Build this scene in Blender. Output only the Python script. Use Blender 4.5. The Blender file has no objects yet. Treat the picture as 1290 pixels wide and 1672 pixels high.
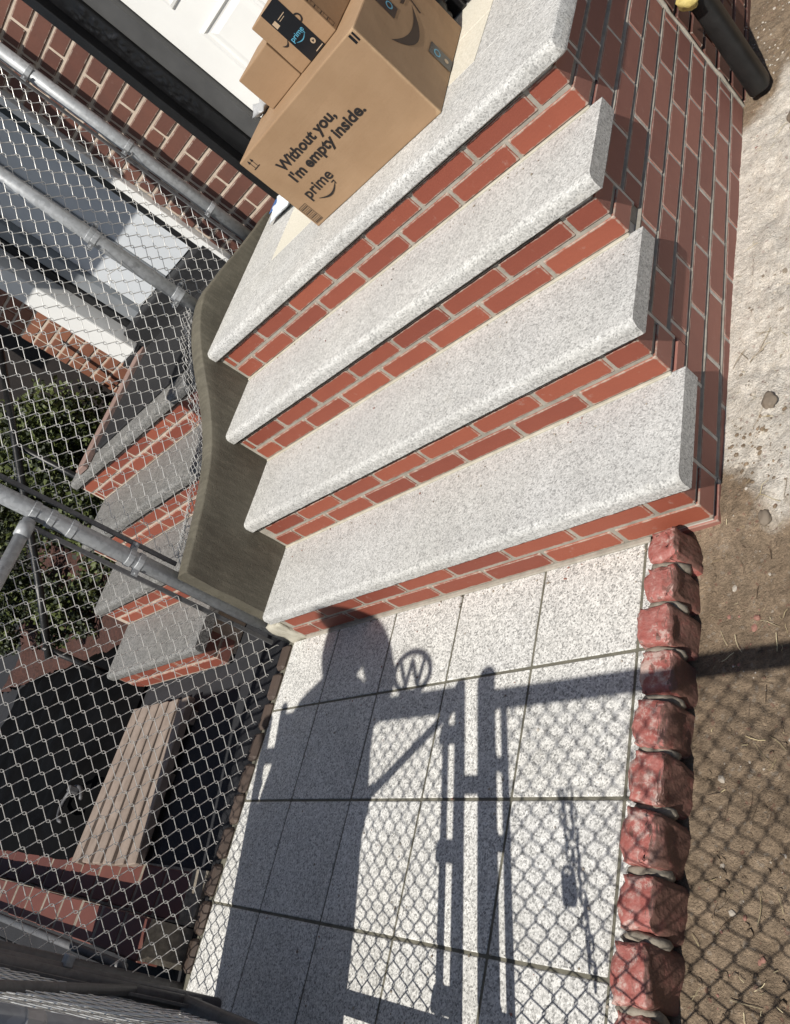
import bpy, bmesh, math, random
from math import radians, sin, cos, pi
from mathutils import Vector, Matrix, noise
random.seed(7)
S = bpy.context.scene
COL = S.collection

# ------------------------------------------------------------------ camera, sky, sun, exposure
CAM = Vector((0.84953, -0.97642, 1.29809))
RX = Vector((0.61715484, 0.22576426, -0.75375752))      # image right
RY = Vector((-0.26645886, -0.84138631, -0.4701795))     # image down
RZ = Vector((-0.74035098, 0.49101892, -0.45910875))     # forward
cd = bpy.data.cameras.new('camera'); cam = bpy.data.objects.new('camera', cd); COL.objects.link(cam)
m = Matrix.Identity(4)
for i in range(3):
    m[i][0] = RX[i]; m[i][1] = -RY[i]; m[i][2] = -RZ[i]; m[i][3] = CAM[i]
cam.matrix_world = m
cd.sensor_fit = 'VERTICAL'; cd.sensor_height = 36.0; cd.sensor_width = 36.0
cd.lens = 1324.08 / 1672 * 36.0
cd.clip_start = 0.02; cd.clip_end = 400
S.camera = cam

SUND = Vector((-0.19, 0.745, -1.0)).normalized()         # the way sunlight travels
W = bpy.data.worlds.new('World'); S.world = W; W.use_nodes = True
nt = W.node_tree; bg = nt.nodes['Background']
sky = nt.nodes.new('ShaderNodeTexSky'); sky.sky_type = 'NISHITA'; sky.sun_disc = False; sky.ozone_density = 2.0
sky.sun_elevation = math.asin(-SUND.z); sky.sun_rotation = math.atan2(-SUND.x, -SUND.y)
nt.links.new(sky.outputs[0], bg.inputs[0]); bg.inputs[1].default_value = 0.055
sl = bpy.data.lights.new('sun', 'SUN'); sl.energy = 4.9; sl.angle = radians(0.53); sl.color = (1.0, 0.955, 0.88)
sun = bpy.data.objects.new('sun', sl); COL.objects.link(sun)
sun.rotation_euler = SUND.to_track_quat('-Z', 'Y').to_euler(); sun.location = (2, -6, 8)
S.view_settings.view_transform = 'Standard'; S.view_settings.look = 'None'
S.view_settings.exposure = 0.12; S.view_settings.gamma = 1.0; S.view_settings.use_curve_mapping = False

# ------------------------------------------------------------------ material kit
class NT:
    def __init__(s, name):
        s.m = bpy.data.materials.new(name); s.m.use_nodes = True
        s.t = s.m.node_tree; s.b = s.t.nodes['Principled BSDF']
        tc = s.t.nodes.new('ShaderNodeTexCoord'); oi = s.t.nodes.new('ShaderNodeObjectInfo')
        sc = s.n('ShaderNodeVectorMath', operation='SCALE'); sc.inputs[0].default_value = (37.0, 53.0, 71.0)
        s.l(oi.outputs['Random'], sc.inputs['Scale'])
        ad = s.n('ShaderNodeVectorMath', operation='ADD')
        s.l(tc.outputs['Object'], ad.inputs[0]); s.l(sc.outputs[0], ad.inputs[1])
        s.vec = ad.outputs[0]; s.rnd = oi.outputs['Random']; s.obj = tc.outputs['Object']
    def n(s, ty, **k):
        nd = s.t.nodes.new(ty)
        for a, v in k.items(): setattr(nd, a, v)
        return nd
    def l(s, a, b): s.t.links.new(a, b)
    def noise(s, scale, detail=4, rough=0.55, vec=None, out='Fac'):
        nd = s.n('ShaderNodeTexNoise'); nd.inputs['Scale'].default_value = scale
        nd.inputs['Detail'].default_value = detail; nd.inputs['Roughness'].default_value = rough
        s.l(vec if vec is not None else s.vec, nd.inputs['Vector']); return nd.outputs[out]
    def voro(s, scale, out='Color', vec=None, feature='F1'):
        nd = s.n('ShaderNodeTexVoronoi', feature=feature); nd.inputs['Scale'].default_value = scale
        s.l(vec if vec is not None else s.vec, nd.inputs['Vector']); return nd.outputs[out]
    def sep(s, c, ch=0):
        nd = s.n('ShaderNodeSeparateColor'); s.l(c, nd.inputs[0]); return nd.outputs[ch]
    def ramp(s, fac, stops, interp='LINEAR'):
        nd = s.n('ShaderNodeValToRGB'); cr = nd.color_ramp; cr.interpolation = interp
        while len(cr.elements) < len(stops): cr.elements.new(0.5)
        for e, (p, c) in zip(cr.elements, stops):
            e.position = p; e.color = (c, c, c, 1) if isinstance(c, (int, float)) else (*c, 1)
        s.l(fac, nd.inputs[0]); return nd.outputs[0]
    def mix(s, fac, a, b, blend='MIX'):
        nd = s.n('ShaderNodeMix', data_type='RGBA', blend_type=blend)
        for v, i in ((fac, 0), (a, 6), (b, 7)):
            if hasattr(v, 'default_value'): s.l(v, nd.inputs[i])
            elif i == 0: nd.inputs[0].default_value = v
            else: nd.inputs[i].default_value = (*v, 1) if not isinstance(v, (int, float)) else (v, v, v, 1)
        return nd.outputs[2]
    def math(s, op, a, b=0.0):
        nd = s.n('ShaderNodeMath', operation=op)
        for v, i in ((a, 0), (b, 1)):
            if hasattr(v, 'default_value'): s.l(v, nd.inputs[i])
            else: nd.inputs[i].default_value = v
        return nd.outputs[0]
    def hsv(s, col, h=None, sat=None, val=None):
        nd = s.n('ShaderNodeHueSaturation'); s.l(col, nd.inputs['Color'])
        for v, i in ((h, 'Hue'), (sat, 'Saturation'), (val, 'Value')):
            if v is not None:
                if hasattr(v, 'default_value'): s.l(v, nd.inputs[i])
                else: nd.inputs[i].default_value = v
        return nd.outputs[0]
    def done(s, col=None, rough=0.7, bump=None, bstr=0.3, bdist=0.002, metal=0.0, spec=0.5):
        if col is not None:
            if hasattr(col, 'default_value'): s.l(col, s.b.inputs['Base Color'])
            else: s.b.inputs['Base Color'].default_value = (*col, 1)
        if hasattr(rough, 'default_value'): s.l(rough, s.b.inputs['Roughness'])
        else: s.b.inputs['Roughness'].default_value = rough
        s.b.inputs['Metallic'].default_value = metal; s.b.inputs['Specular IOR Level'].default_value = spec
        if bump is not None:
            nd = s.n('ShaderNodeBump'); nd.inputs['Strength'].default_value = bstr; nd.inputs['Distance'].default_value = bdist
            s.l(bump, nd.inputs['Height']); s.l(nd.outputs[0], s.b.inputs['Normal'])
        return s.m

def granite(name, g, lo, mid, hi, tint, dark_amt=0.16, var=2.2):
    k = NT(name)
    cell = k.sep(k.voro(g), 0)
    fine = k.sep(k.voro(g * 2.3), 1)
    a = k.ramp(cell, [(0.0, lo), (dark_amt, lo), (dark_amt + 0.1, mid), (0.5, mid), (0.66, hi), (1.0, hi)])
    b = k.ramp(fine, [(0.0, lo * 1.2), (dark_amt, mid * 0.8), (0.55, mid * 1.1), (1.0, hi)])
    c = k.mix(0.45, a, b)
    big = k.noise(var, 3)
    c = k.mix(1.0, c, k.ramp(big, [(0.3, tint[0]), (0.7, tint[1])]), 'MULTIPLY')
    blot = k.noise(g * 0.25, 2)
    c = k.mix(1.0, c, k.ramp(blot, [(0.3, 0.86), (0.7, 1.06)]), 'MULTIPLY')
    tv = k.math('MULTIPLY_ADD', k.rnd, 0.10); tv.node.inputs[2].default_value = 0.93
    c = k.hsv(c, None, None, tv)
    c = k.mix(1.0, c, k.ramp(k.noise(4.5, 6, 0.65), [(0.32, 0.90), (0.62, 1.03)]), 'MULTIPLY')
    scuff = k.noise(38, 5, 0.8)
    c = k.mix(k.ramp(scuff, [(0.68, 0.0), (0.76, 0.4)]), c, (0.30, 0.28, 0.24))
    stain = k.noise(7, 5, 0.7)
    c = k.mix(k.ramp(stain, [(0.62, 0.0), (0.8, 0.35)]), c, (0.45, 0.42, 0.35))
    return k.done(c, 0.62, k.noise(g * 0.8, 4), 0.35, 0.003)

MT = {}
MT['granite'] = granite('granite_tread', 270, 0.20, 0.47, 0.67, ((0.985, 0.975, 0.93), (1.0, 0.998, 0.975)), 0.13)
MT['tile'] = granite('granite_tile', 250, 0.13, 0.52, 0.86, ((0.985, 0.968, 0.91), (1.0, 0.995, 0.965)), 0.15)
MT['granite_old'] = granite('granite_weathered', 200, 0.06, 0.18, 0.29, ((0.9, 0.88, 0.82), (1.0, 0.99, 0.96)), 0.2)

def cream():
    k = NT('cream_tile'); c = k.ramp(k.noise(160, 4), [(0.3, (0.55, 0.52, 0.43)), (0.7, (0.74, 0.71, 0.62))])
    return k.done(c, 0.5, k.noise(90, 3), 0.1, 0.001)
MT['cream'] = cream()

def brick_new(name, base, dark, chalk=0.35, rim=0.75):
    k = NT(name)
    c = k.mix(k.noise(14, 5, 0.6), dark, base)
    sm = k.n('ShaderNodeMapping'); sm.inputs['Scale'].default_value = (6, 6, 90); k.l(k.vec, sm.inputs['Vector'])
    c = k.mix(k.ramp(k.noise(3.0, 4, vec=sm.outputs[0]), [(0.5, 0.0), (0.75, 0.25)]), c, tuple(0.72 * v for v in base))
    v = k.math('MULTIPLY_ADD', k.rnd, 0.32); v.node.inputs[2].default_value = 0.84
    c = k.hsv(c, None, None, v)
    h = k.math('MULTIPLY_ADD', k.rnd, 0.004); h.node.inputs[2].default_value = 0.498
    c = k.hsv(c, h)
    chalkm = k.ramp(k.noise(26, 6, 0.75), [(0.62, 0.0), (0.75, chalk)])
    c = k.mix(chalkm, c, (0.46, 0.36, 0.31))
    tcg = k.n('ShaderNodeTexCoord'); sg = k.n('ShaderNodeSeparateXYZ'); k.l(tcg.outputs['Generated'], sg.inputs[0])
    def edge(o, w): return k.ramp(k.math('ABSOLUTE', k.math('SUBTRACT', o, 0.5)), [(0.5 - w, 0.0), (0.5, 1.0)])
    em = k.math('SUBTRACT', k.math('ADD', edge(sg.outputs[2], 0.16), k.math('ADD', edge(sg.outputs[0], 0.045), edge(sg.outputs[1], 0.045))), 1.0)
    em = k.ramp(k.math('MULTIPLY', em, k.noise(45, 4, 0.7)), [(0.22, 0.0), (0.42, rim)])
    c = k.mix(em, c, (0.42, 0.37, 0.31))
    pit = k.noise(120, 3)
    return k.done(c, 0.68, k.mix(0.5, pit, k.noise(22, 5)), 0.35, 0.0025)
MT['brick'] = brick_new('brick_red', (0.270, 0.071, 0.040), (0.225, 0.056, 0.033), 0.35)
MT['brick_side'] = brick_new('brick_dusty', (0.33, 0.145, 0.112), (0.25, 0.105, 0.083), 0.4, 0.5)
MT['brick_old'] = brick_new('brick_brown', (0.16, 0.062, 0.042), (0.095, 0.045, 0.035), 0.12)
MT['brick_dark'] = brick_new('brick_dull', (0.135, 0.042, 0.030), (0.09, 0.031, 0.024), 0.3, 0.3)
MT['brick_tan'] = brick_new('brick_tan', (0.25, 0.105, 0.055), (0.17, 0.06, 0.038), 0.3, 0.4)
MT['brick_dirty'] = brick_new('brick_dirty', (0.085, 0.058, 0.044), (0.055, 0.040, 0.032), 0.2, 0.3)

def rough_mat(name, a, b, scale, rough=0.85, bs=60, bstr=0.5, bd=0.004, detail=6):
    k = NT(name); c = k.mix(k.ramp(k.noise(scale, detail, 0.62), [(0.3, 0.0), (0.7, 1.0)]), a, b)
    return k.done(c, rough, k.noise(bs, 6, 0.65), bstr, bd)
MT['mortar'] = rough_mat('mortar_grey', (0.235, 0.215, 0.18), (0.38, 0.35, 0.30), 26)
MT['mortar_dirty'] = rough_mat('mortar_dirty', (0.13, 0.11, 0.085), (0.30, 0.265, 0.215), 45)
MT['mortar_old'] = rough_mat('mortar_beige', (0.42, 0.34, 0.27), (0.58, 0.49, 0.40), 22)
MT['mortar_pale'] = rough_mat('mortar_pale', (0.36, 0.335, 0.27), (0.50, 0.475, 0.40), 30)
MT['mortar_side'] = rough_mat('mortar_light', (0.42, 0.39, 0.35), (0.62, 0.59, 0.54), 40)
MT['grout'] = rough_mat('grout_dark', (0.085, 0.080, 0.060), (0.165, 0.155, 0.12), 30)

def cement():
    k = NT('green_cement')
    c = k.mix(k.ramp(k.noise(5, 6, 0.6), [(0.3, 0.0), (0.7, 1.0)]), (0.068, 0.061, 0.044), (0.118, 0.107, 0.080))
    mp = k.n('ShaderNodeMapping'); mp.inputs['Scale'].default_value = (1, 26, 5); mp.inputs['Rotation'].default_value = (0.5, 0, 0); k.l(k.vec, mp.inputs['Vector'])
    streak = k.noise(2.2, 5, 0.65, vec=mp.outputs[0])
    c = k.mix(k.ramp(streak, [(0.45, 0.0), (0.75, 0.45)]), c, (0.19, 0.172, 0.13))
    c = k.mix(k.ramp(k.noise(70, 5), [(0.55, 0.0), (0.75, 0.35)]), c, (0.20, 0.18, 0.135))
    pits = k.ramp(k.voro(65, 'Distance'), [(0.05, 0.0), (0.16, 1.0)])
    c = k.mix(k.math('MULTIPLY', k.math('SUBTRACT', 1.0, pits), 0.5), c, (0.035, 0.031, 0.022))
    h = k.mix(0.45, k.mix(0.5, streak, k.noise(12, 5, 0.65)), k.mix(0.4, k.noise(160, 5, 0.7), pits))
    return k.done(c, 0.72, h, 0.85, 0.007)
MT['cement'] = cement()

def card():
    k = NT('cardboard')
    c = k.mix(k.ramp(k.noise(9, 5), [(0.3, 0.0), (0.7, 1.0)]), (0.290, 0.182, 0.100), (0.330, 0.213, 0.122))
    mp = k.n('ShaderNodeMapping'); mp.inputs['Scale'].default_value = (1, 1, 60); k.l(k.vec, mp.inputs['Vector'])
    c = k.mix(k.ramp(k.noise(4, 3, vec=mp.outputs[0]), [(0.4, 0.0), (0.7, 0.12)]), c, (0.24, 0.145, 0.07))
    c = k.mix(k.ramp(k.noise(220, 2), [(0.55, 0.0), (0.8, 0.25)]), c, (0.22, 0.13, 0.065))
    tcg = k.n('ShaderNodeTexCoord'); sg = k.n('ShaderNodeSeparateXYZ'); k.l(tcg.outputs['Generated'], sg.inputs[0])
    def edge(o, w): return k.ramp(k.math('ABSOLUTE', k.math('SUBTRACT', o, 0.5)), [(0.5 - w, 0.0), (0.5, 1.0)])
    em = k.math('SUBTRACT', k.math('ADD', edge(sg.outputs[2], 0.05), k.math('ADD', edge(sg.outputs[0], 0.03), edge(sg.outputs[1], 0.03))), 1.0)
    c = k.mix(k.ramp(k.math('MULTIPLY', em, k.noise(40, 5, 0.7)), [(0.25, 0.0), (0.5, 0.7)]), c, (0.42, 0.29, 0.17))
    c = k.mix(k.ramp(k.noise(16, 6, 0.8), [(0.63, 0.0), (0.74, 0.25)]), c, (0.21, 0.13, 0.07))
    return k.done(c, 0.75, k.mix(0.6, k.noise(30, 4), k.noise(5, 3)), 0.3, 0.004)
MT['card'] = card()

def flat(name, col, rough=0.6, metal=0.0, amt=0.12, scale=20, bstr=0.0, spec=0.5):
    k = NT(name)
    d = tuple(max(0, v * (1 - amt * 2)) for v in col)
    c = k.mix(k.ramp(k.noise(scale, 5), [(0.3, 0.0), (0.7, 1.0)]), d, col)
    return k.done(c, rough, k.noise(scale * 3, 4) if bstr else None, bstr, 0.003, metal, spec)
MT['ink'] = flat('print_ink', (0.018, 0.014, 0.013), 0.6)
MT['ink_brown'] = flat('print_ink_soft', (0.05, 0.03, 0.02), 0.7)
MT['tape'] = flat('black_tape', (0.012, 0.013, 0.016), 0.28)
MT['cyan'] = flat('cyan_print', (0.10, 0.36, 0.52), 0.4)
MT['beige_print'] = flat('pale_print', (0.50, 0.38, 0.26), 0.5)
MT['white_paint'] = flat('white_paint', (0.80, 0.80, 0.78), 0.35, 0, 0.03, 6, 0.05)
MT['black_paint'] = flat('black_gloss_paint', (0.010, 0.010, 0.011), 0.32, 0, 0.2, 14, 0.5)
MT['charcoal'] = flat('charcoal_frame', (0.085, 0.085, 0.085), 0.45, 0, 0.15, 9, 0.1)
MT['door_grey'] = flat('grey_door_paint', (0.62, 0.65, 0.68), 0.45, 0, 0.04, 6)
MT['frame_grey'] = flat('grey_frame_metal', (0.30, 0.32, 0.34), 0.45, 0.2, 0.1, 9)
def galv(name, col, rough):
    k = NT(name)
    c = k.mix(k.sep(k.voro(90), 0), tuple(v * 0.75 for v in col), col)
    c = k.mix(k.ramp(k.noise(18, 6, 0.7), [(0.58, 0.0), (0.7, 0.55)]), c, tuple(v * 0.4 for v in col))
    return k.done(c, rough, k.noise(60, 4), 0.15, 0.001, 0.25)
MT['galv'] = galv('galvanised_pipe', (0.40, 0.415, 0.43), 0.5)
MT['galv_dark'] = galv('dull_galvanised_steel', (0.13, 0.13, 0.135), 0.55)
MT['wire'] = flat('galvanised_wire', (0.80, 0.79, 0.76), 0.33, 0.45, 0.10, 40)
MT['black_plastic'] = flat('black_plastic', (0.012, 0.012, 0.012), 0.42, 0, 0.3, 24, 0.3)
MT['black_mat'] = flat('black_rubber', (0.016, 0.016, 0.018), 0.75, 0, 0.3, 60, 0.6)
MT['shade_black'] = flat('deep_shade_black', (0.0028, 0.0028, 0.0032), 0.8, 0, 0.3, 20, 0.2, 0.08)  # near-black colour stands in for deep shade
MT['shade_paving'] = rough_mat('dark_paving', (0.012, 0.0125, 0.015), (0.021, 0.022, 0.026), 12, 0.9, 160, 0.6)  # colour darkened for the shade over the neighbour's yard; pavement shares it
MT['sidewalk'] = rough_mat('concrete_pavement', (0.20, 0.195, 0.18), (0.30, 0.29, 0.27), 8)
MT['wood'] = rough_mat('weathered_board', (0.20, 0.155, 0.125), (0.30, 0.24, 0.20), 14, 0.8, 50, 0.4, 0.002)
MT['wood_pink'] = rough_mat('pinkish_board', (0.21, 0.135, 0.115), (0.30, 0.205, 0.175), 14, 0.8)
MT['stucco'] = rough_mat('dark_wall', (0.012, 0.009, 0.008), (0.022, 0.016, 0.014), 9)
MT['mulch'] = rough_mat('red_mulch', (0.03, 0.013, 0.010), (0.085, 0.034, 0.024), 40, 0.95, 70, 1.0, 0.012)
MT['leaf'] = None
def leaf(name, a, b):
    k = NT(name); c = k.mix(k.noise(13, 2, vec=k.obj), a, b)
    k.b.inputs['Transmission Weight'].default_value = 0.0
    return k.done(c, 0.55)
MT['leaf'] = leaf('shrub_leaf', (0.035, 0.050, 0.012), (0.105, 0.125, 0.030))
MT['leaf_dark'] = leaf('shrub_leaf_dark', (0.010, 0.014, 0.007), (0.030, 0.040, 0.016))
MT['bark'] = rough_mat('bark', (0.035, 0.025, 0.018), (0.07, 0.05, 0.035), 30)

def redpaint():
    k = NT('chipped_red_paint')
    base = k.mix(k.noise(30, 4), (0.25, 0.066, 0.054), (0.36, 0.115, 0.095))
    geo = k.n('ShaderNodeNewGeometry'); sx = k.n('ShaderNodeSeparateXYZ'); k.l(geo.outputs['True Normal'], sx.inputs[0])
    bare = k.mix(k.noise(70, 5), (0.085, 0.046, 0.036), (0.17, 0.085, 0.066))
    side = k.ramp(sx.outputs[0], [(0.25, 0.0), (0.45, 1.0)])         # outer faces take a darker brown
    nz = k.ramp(k.noise(35, 5, 0.65), [(0.30, 0.55), (0.5, 1.0)])
    c = k.mix(k.math('MULTIPLY', side, nz), base, bare)
    base = k.mix(k.ramp(k.noise(48, 6, 0.75), [(0.42, 0.0), (0.66, 0.75)]), base, (0.40, 0.21, 0.185))
    c = k.mix(k.math('MULTIPLY', side, nz), base, bare)
    chip = k.ramp(k.noise(24, 6, 0.75), [(0.52, 0.0), (0.62, 1.0)])
    c = k.mix(k.math('MULTIPLY', k.math('MULTIPLY', chip, k.math('SUBTRACT', 1.0, side)), 0.8), c, k.mix(k.noise(80, 3), (0.34, 0.22, 0.19), (0.60, 0.52, 0.46)))
    return k.done(c, 0.6, k.mix(0.5, k.noise(28, 5), k.noise(110, 5)), 0.8, 0.006)
MT['redpaint'] = redpaint()

def dirt():
    k = NT('bare_soil')
    n1 = k.noise(5.5, 8, 0.65, vec=k.obj); n2 = k.noise(60, 6, 0.7, vec=k.obj); n3 = k.noise(1.6, 4, vec=k.obj)
    soil = k.mix(k.ramp(n1, [(0.3, 0.0), (0.7, 1.0)]), (0.275, 0.200, 0.133), (0.44, 0.335, 0.235))
    soil = k.mix(k.ramp(n2, [(0.35, 0.0), (0.75, 1.0)]), k.hsv(soil, None, None, 0.65), k.hsv(soil, None, None, 1.25))
    dust = k.mix(k.ramp(n2, [(0.3, 0.0), (0.6, 1.0)]), (0.66, 0.595, 0.51), (0.90, 0.84, 0.75))
    at = k.n('ShaderNodeAttribute', attribute_name='dust')            # spilled cement dust, a patch with its own shape
    f = k.math('ADD', at.outputs['Fac'], k.math('MULTIPLY', k.math('SUBTRACT', n1, 0.5), 0.9))
    f = k.ramp(f, [(0.38, 0.0), (0.62, 1.0)])
    c = k.mix(f, soil, dust)
    peb = k.voro(170, 'Color', vec=k.obj)
    c = k.mix(k.ramp(k.sep(peb, 0), [(0.95, 0.0), (0.97, 0.4)]), c, (0.40, 0.35, 0.29))
    c = k.mix(k.ramp(k.sep(peb, 1), [(0.985, 0.0), (0.99, 0.5)]), c, (0.26, 0.12, 0.09))
    grit = k.noise(260, 4, 0.75, vec=k.obj)
    c = k.mix(1.0, c, k.ramp(grit, [(0.3, 0.68), (0.7, 1.22)]), 'MULTIPLY')
    c = k.mix(1.0, c, k.ramp(k.noise(16, 6, 0.75, vec=k.obj), [(0.3, 0.72), (0.62, 1.08)]), 'MULTIPLY')
    h = k.mix(0.5, k.noise(28, 8, 0.75, vec=k.obj), k.noise(170, 5, 0.75, vec=k.obj))
    return k.done(c, 0.95, h, 1.0, 0.018, 0, 0.2)
MT['dirt'] = dirt()
def randcol(name, cols, rough=0.8):
    k = NT(name); c = k.ramp(k.sep(k.voro(9, vec=k.obj), 0), [(i / len(cols), c) for i, c in enumerate(cols)], 'CONSTANT')
    return k.done(c, rough)
MT['pebble'] = randcol('pebble', [(0.33, 0.29, 0.24), (0.24, 0.20, 0.155), (0.46, 0.42, 0.36), (0.26, 0.13, 0.10), (0.18, 0.145, 0.11), (0.36, 0.32, 0.27)])
MT['straw'] = randcol('straw', [(0.40, 0.33, 0.19), (0.28, 0.21, 0.12), (0.50, 0.43, 0.27), (0.12, 0.08, 0.05)])
MT['cloth'] = flat('dark_cloth', (0.018, 0.019, 0.023), 0.85, 0, 0.25, 12, 0.3)
MT['denim'] = flat('dark_trousers', (0.022, 0.023, 0.028), 0.85, 0, 0.25, 30, 0.3)
MT['skin'] = flat('skin', (0.36, 0.22, 0.16), 0.5)
MT['hair'] = flat('dark_hair', (0.02, 0.014, 0.01), 0.5, 0, 0.3, 60, 0.5)
MT['mailer'] = flat('grey_mailer', (0.42, 0.43, 0.44), 0.35, 0, 0.1, 12, 0.4)
MT['paper'] = flat('white_blue_paper', (0.72, 0.76, 0.80), 0.4, 0, 0.04)
MT['paper_blue'] = flat('blue_print', (0.05, 0.16, 0.42), 0.4)
MT['yellow'] = flat('yellow_rag', (0.62, 0.50, 0.17), 0.7, 0, 0.2, 60, 0.5)
MT['rope'] = flat('tan_rope', (0.33, 0.26, 0.17), 0.8, 0, 0.2, 60, 0.5)

# ------------------------------------------------------------------ object kit
WL = {}
def link(name, me, parent=None, loc=(0, 0, 0), mat=None):
    o = bpy.data.objects.new(name, me); COL.objects.link(o)
    loc = Vector(loc); WL[o] = loc.copy()
    if parent is not None:
        o.parent = parent; o.location = loc - WL[parent]
    else: o.location = loc
    if mat and me is not None and not me.materials: me.materials.append(MT[mat])
    return o
def tag(o, label, cat, group=None):
    o['label'] = label; o['category'] = cat
    if group: o['group'] = group
    return o
def thing(name, loc, label, cat, group=None):
    return tag(link(name, None, None, loc), label, cat, group)
def struct(o): o['kind'] = 'structure'; return o
def bm2me(bm, name='mesh', smooth=False, autosm=None):
    me = bpy.data.meshes.new(name); bm.normal_update(); bm.to_mesh(me); bm.free()
    if smooth:
        for p in me.polygons: p.use_smooth = True
    return me
def bbox(bm, x0, x1, y0, y1, z0, z1):
    v = [bm.verts.new(p) for p in ((x0, y0, z0), (x1, y0, z0), (x1, y1, z0), (x0, y1, z0), (x0, y0, z1), (x1, y0, z1), (x1, y1, z1), (x0, y1, z1))]
    for f in ((3, 2, 1, 0), (4, 5, 6, 7), (0, 1, 5, 4), (1, 2, 6, 5), (2, 3, 7, 6), (3, 0, 4, 7)):
        bm.faces.new([v[i] for i in f])
    return v
def box_me(sx, sy, sz, bev=0.0, seg=1):
    bm = bmesh.new(); bbox(bm, -sx / 2, sx / 2, -sy / 2, sy / 2, -sz / 2, sz / 2)
    if bev: bmesh.ops.bevel(bm, geom=bm.edges[:], offset=bev, segments=seg, affect='EDGES', profile=0.5)
    return bm2me(bm)
_bc = {}
def piece(name, parent, x0, x1, y0, y1, z0, z1, mat, bev=0.0025, jit=0.0, rot=0.0):
    """one rectangular piece (brick, tile, board) as its own object sharing mesh data with alike pieces"""
    key = (round(x1 - x0, 3), round(y1 - y0, 3), round(z1 - z0, 3), mat, bev)
    if key not in _bc:
        _bc[key] = box_me(x1 - x0, y1 - y0, z1 - z0, bev); _bc[key].materials.append(MT[mat])
    r = random.uniform
    o = link(name, _bc[key], parent, ((x0 + x1) / 2 + r(-jit, jit), (y0 + y1) / 2 + r(-jit, jit), (z0 + z1) / 2 + r(-jit, jit) * 0.6))
    if rot: o.rotation_euler = (r(-rot, rot), r(-rot, rot), r(-rot, rot))
    return o
def solid(name, parent, x0, x1, y0, y1, z0, z1, mat, bev=0.0, seg=1):
    return link(name, box_me(x1 - x0, y1 - y0, z1 - z0, bev, seg), parent, ((x0 + x1) / 2, (y0 + y1) / 2, (z0 + z1) / 2), mat)
def prism_yz(prof, x0, x1, bev=0, seg=2):
    """profile of (y,z) points, extruded along x"""
    bm = bmesh.new()
    a = [bm.verts.new((x0, y, z)) for y, z in prof]; b = [bm.verts.new((x1, y, z)) for y, z in prof]
    n = len(prof)
    bm.faces.new(a); bm.faces.new(b[::-1])
    for i in range(n): bm.faces.new((a[i], b[i], b[(i + 1) % n], a[(i + 1) % n]))
    bmesh.ops.recalc_face_normals(bm, faces=bm.faces[:])
    if bev: bmesh.ops.bevel(bm, geom=bm.edges[:], offset=bev, segments=seg, affect='EDGES', profile=0.5)
    return bm
def tube(bm, pts, r, n=8, closed=False, rs=None):
    pts = [Vector(p) for p in pts]; rings = []
    up = Vector((0, 0, 1)); N = len(pts)
    for i, p in enumerate(pts):
        if closed: t = (pts[(i + 1) % N] - pts[i - 1])
        else: t = pts[min(i + 1, N - 1)] - pts[max(i - 1, 0)]
        t.normalize()
        ref = up if abs(t.z) < 0.9 else Vector((1, 0, 0))
        u = t.cross(ref).normalized(); v = t.cross(u).normalized()
        rr = rs[i] if rs else r
        rings.append([bm.verts.new(p + u * (rr * cos(2 * pi * k / n)) + v * (rr * sin(2 * pi * k / n))) for k in range(n)])
    for i in range(N if closed else N - 1):
        a = rings[i]; b = rings[(i + 1) % N]
        for k in range(n): bm.faces.new((a[k], a[(k + 1) % n], b[(k + 1) % n], b[k]))
    if not closed:
        bm.faces.new(rings[0][::-1]); bm.faces.new(rings[-1])
    return bm
def pipe(name, parent, pts, r, mat, n=14, smooth=True, closed=False, rs=None):
    bm = bmesh.new(); tube(bm, pts, r, n, closed, rs); bmesh.ops.recalc_face_normals(bm, faces=bm.faces[:])
    me = bm2me(bm, name, smooth)
    return link(name, me, parent, (0, 0, 0), mat)
def band(name, parent, c, axis, r, h, mat, lug=None):
    """clamp band round a pipe with a bolt lug"""
    bm = bmesh.new(); c = Vector(c); ax = Vector(axis)
    tube(bm, [c - ax * h / 2, c - ax * h * 0.42, c + ax * h * 0.42, c + ax * h / 2], r, 16, rs=[r * 0.96, r, r, r * 0.96])
    if lug is not None:
        L = Vector(lug); s = ax.cross(L).normalized()
        p0 = c + L * r * 0.7; p1 = c + L * (r + 0.022)
        for sg in (-1, 1):
            q = s * 0.006 * sg
            vs = []
            for pp in (p0, p1):
                for zz in (-h / 2, h / 2):
                    for e in (-0.0015, 0.0015): vs.append(bm.verts.new(pp + ax * zz + q + s * e))
            bmesh.ops.convex_hull(bm, input=vs)
        e = c + L * (r + 0.014)
        tube(bm, [e - s * 0.018, e + s * 0.018], 0.004, 8)
        tube(bm, [e - s * 0.016, e - s * 0.010], 0.008, 6)
    bmesh.ops.recalc_face_normals(bm, faces=bm.faces[:])
    return link(name, bm2me(bm, name, False), parent, (0, 0, 0), mat)

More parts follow.
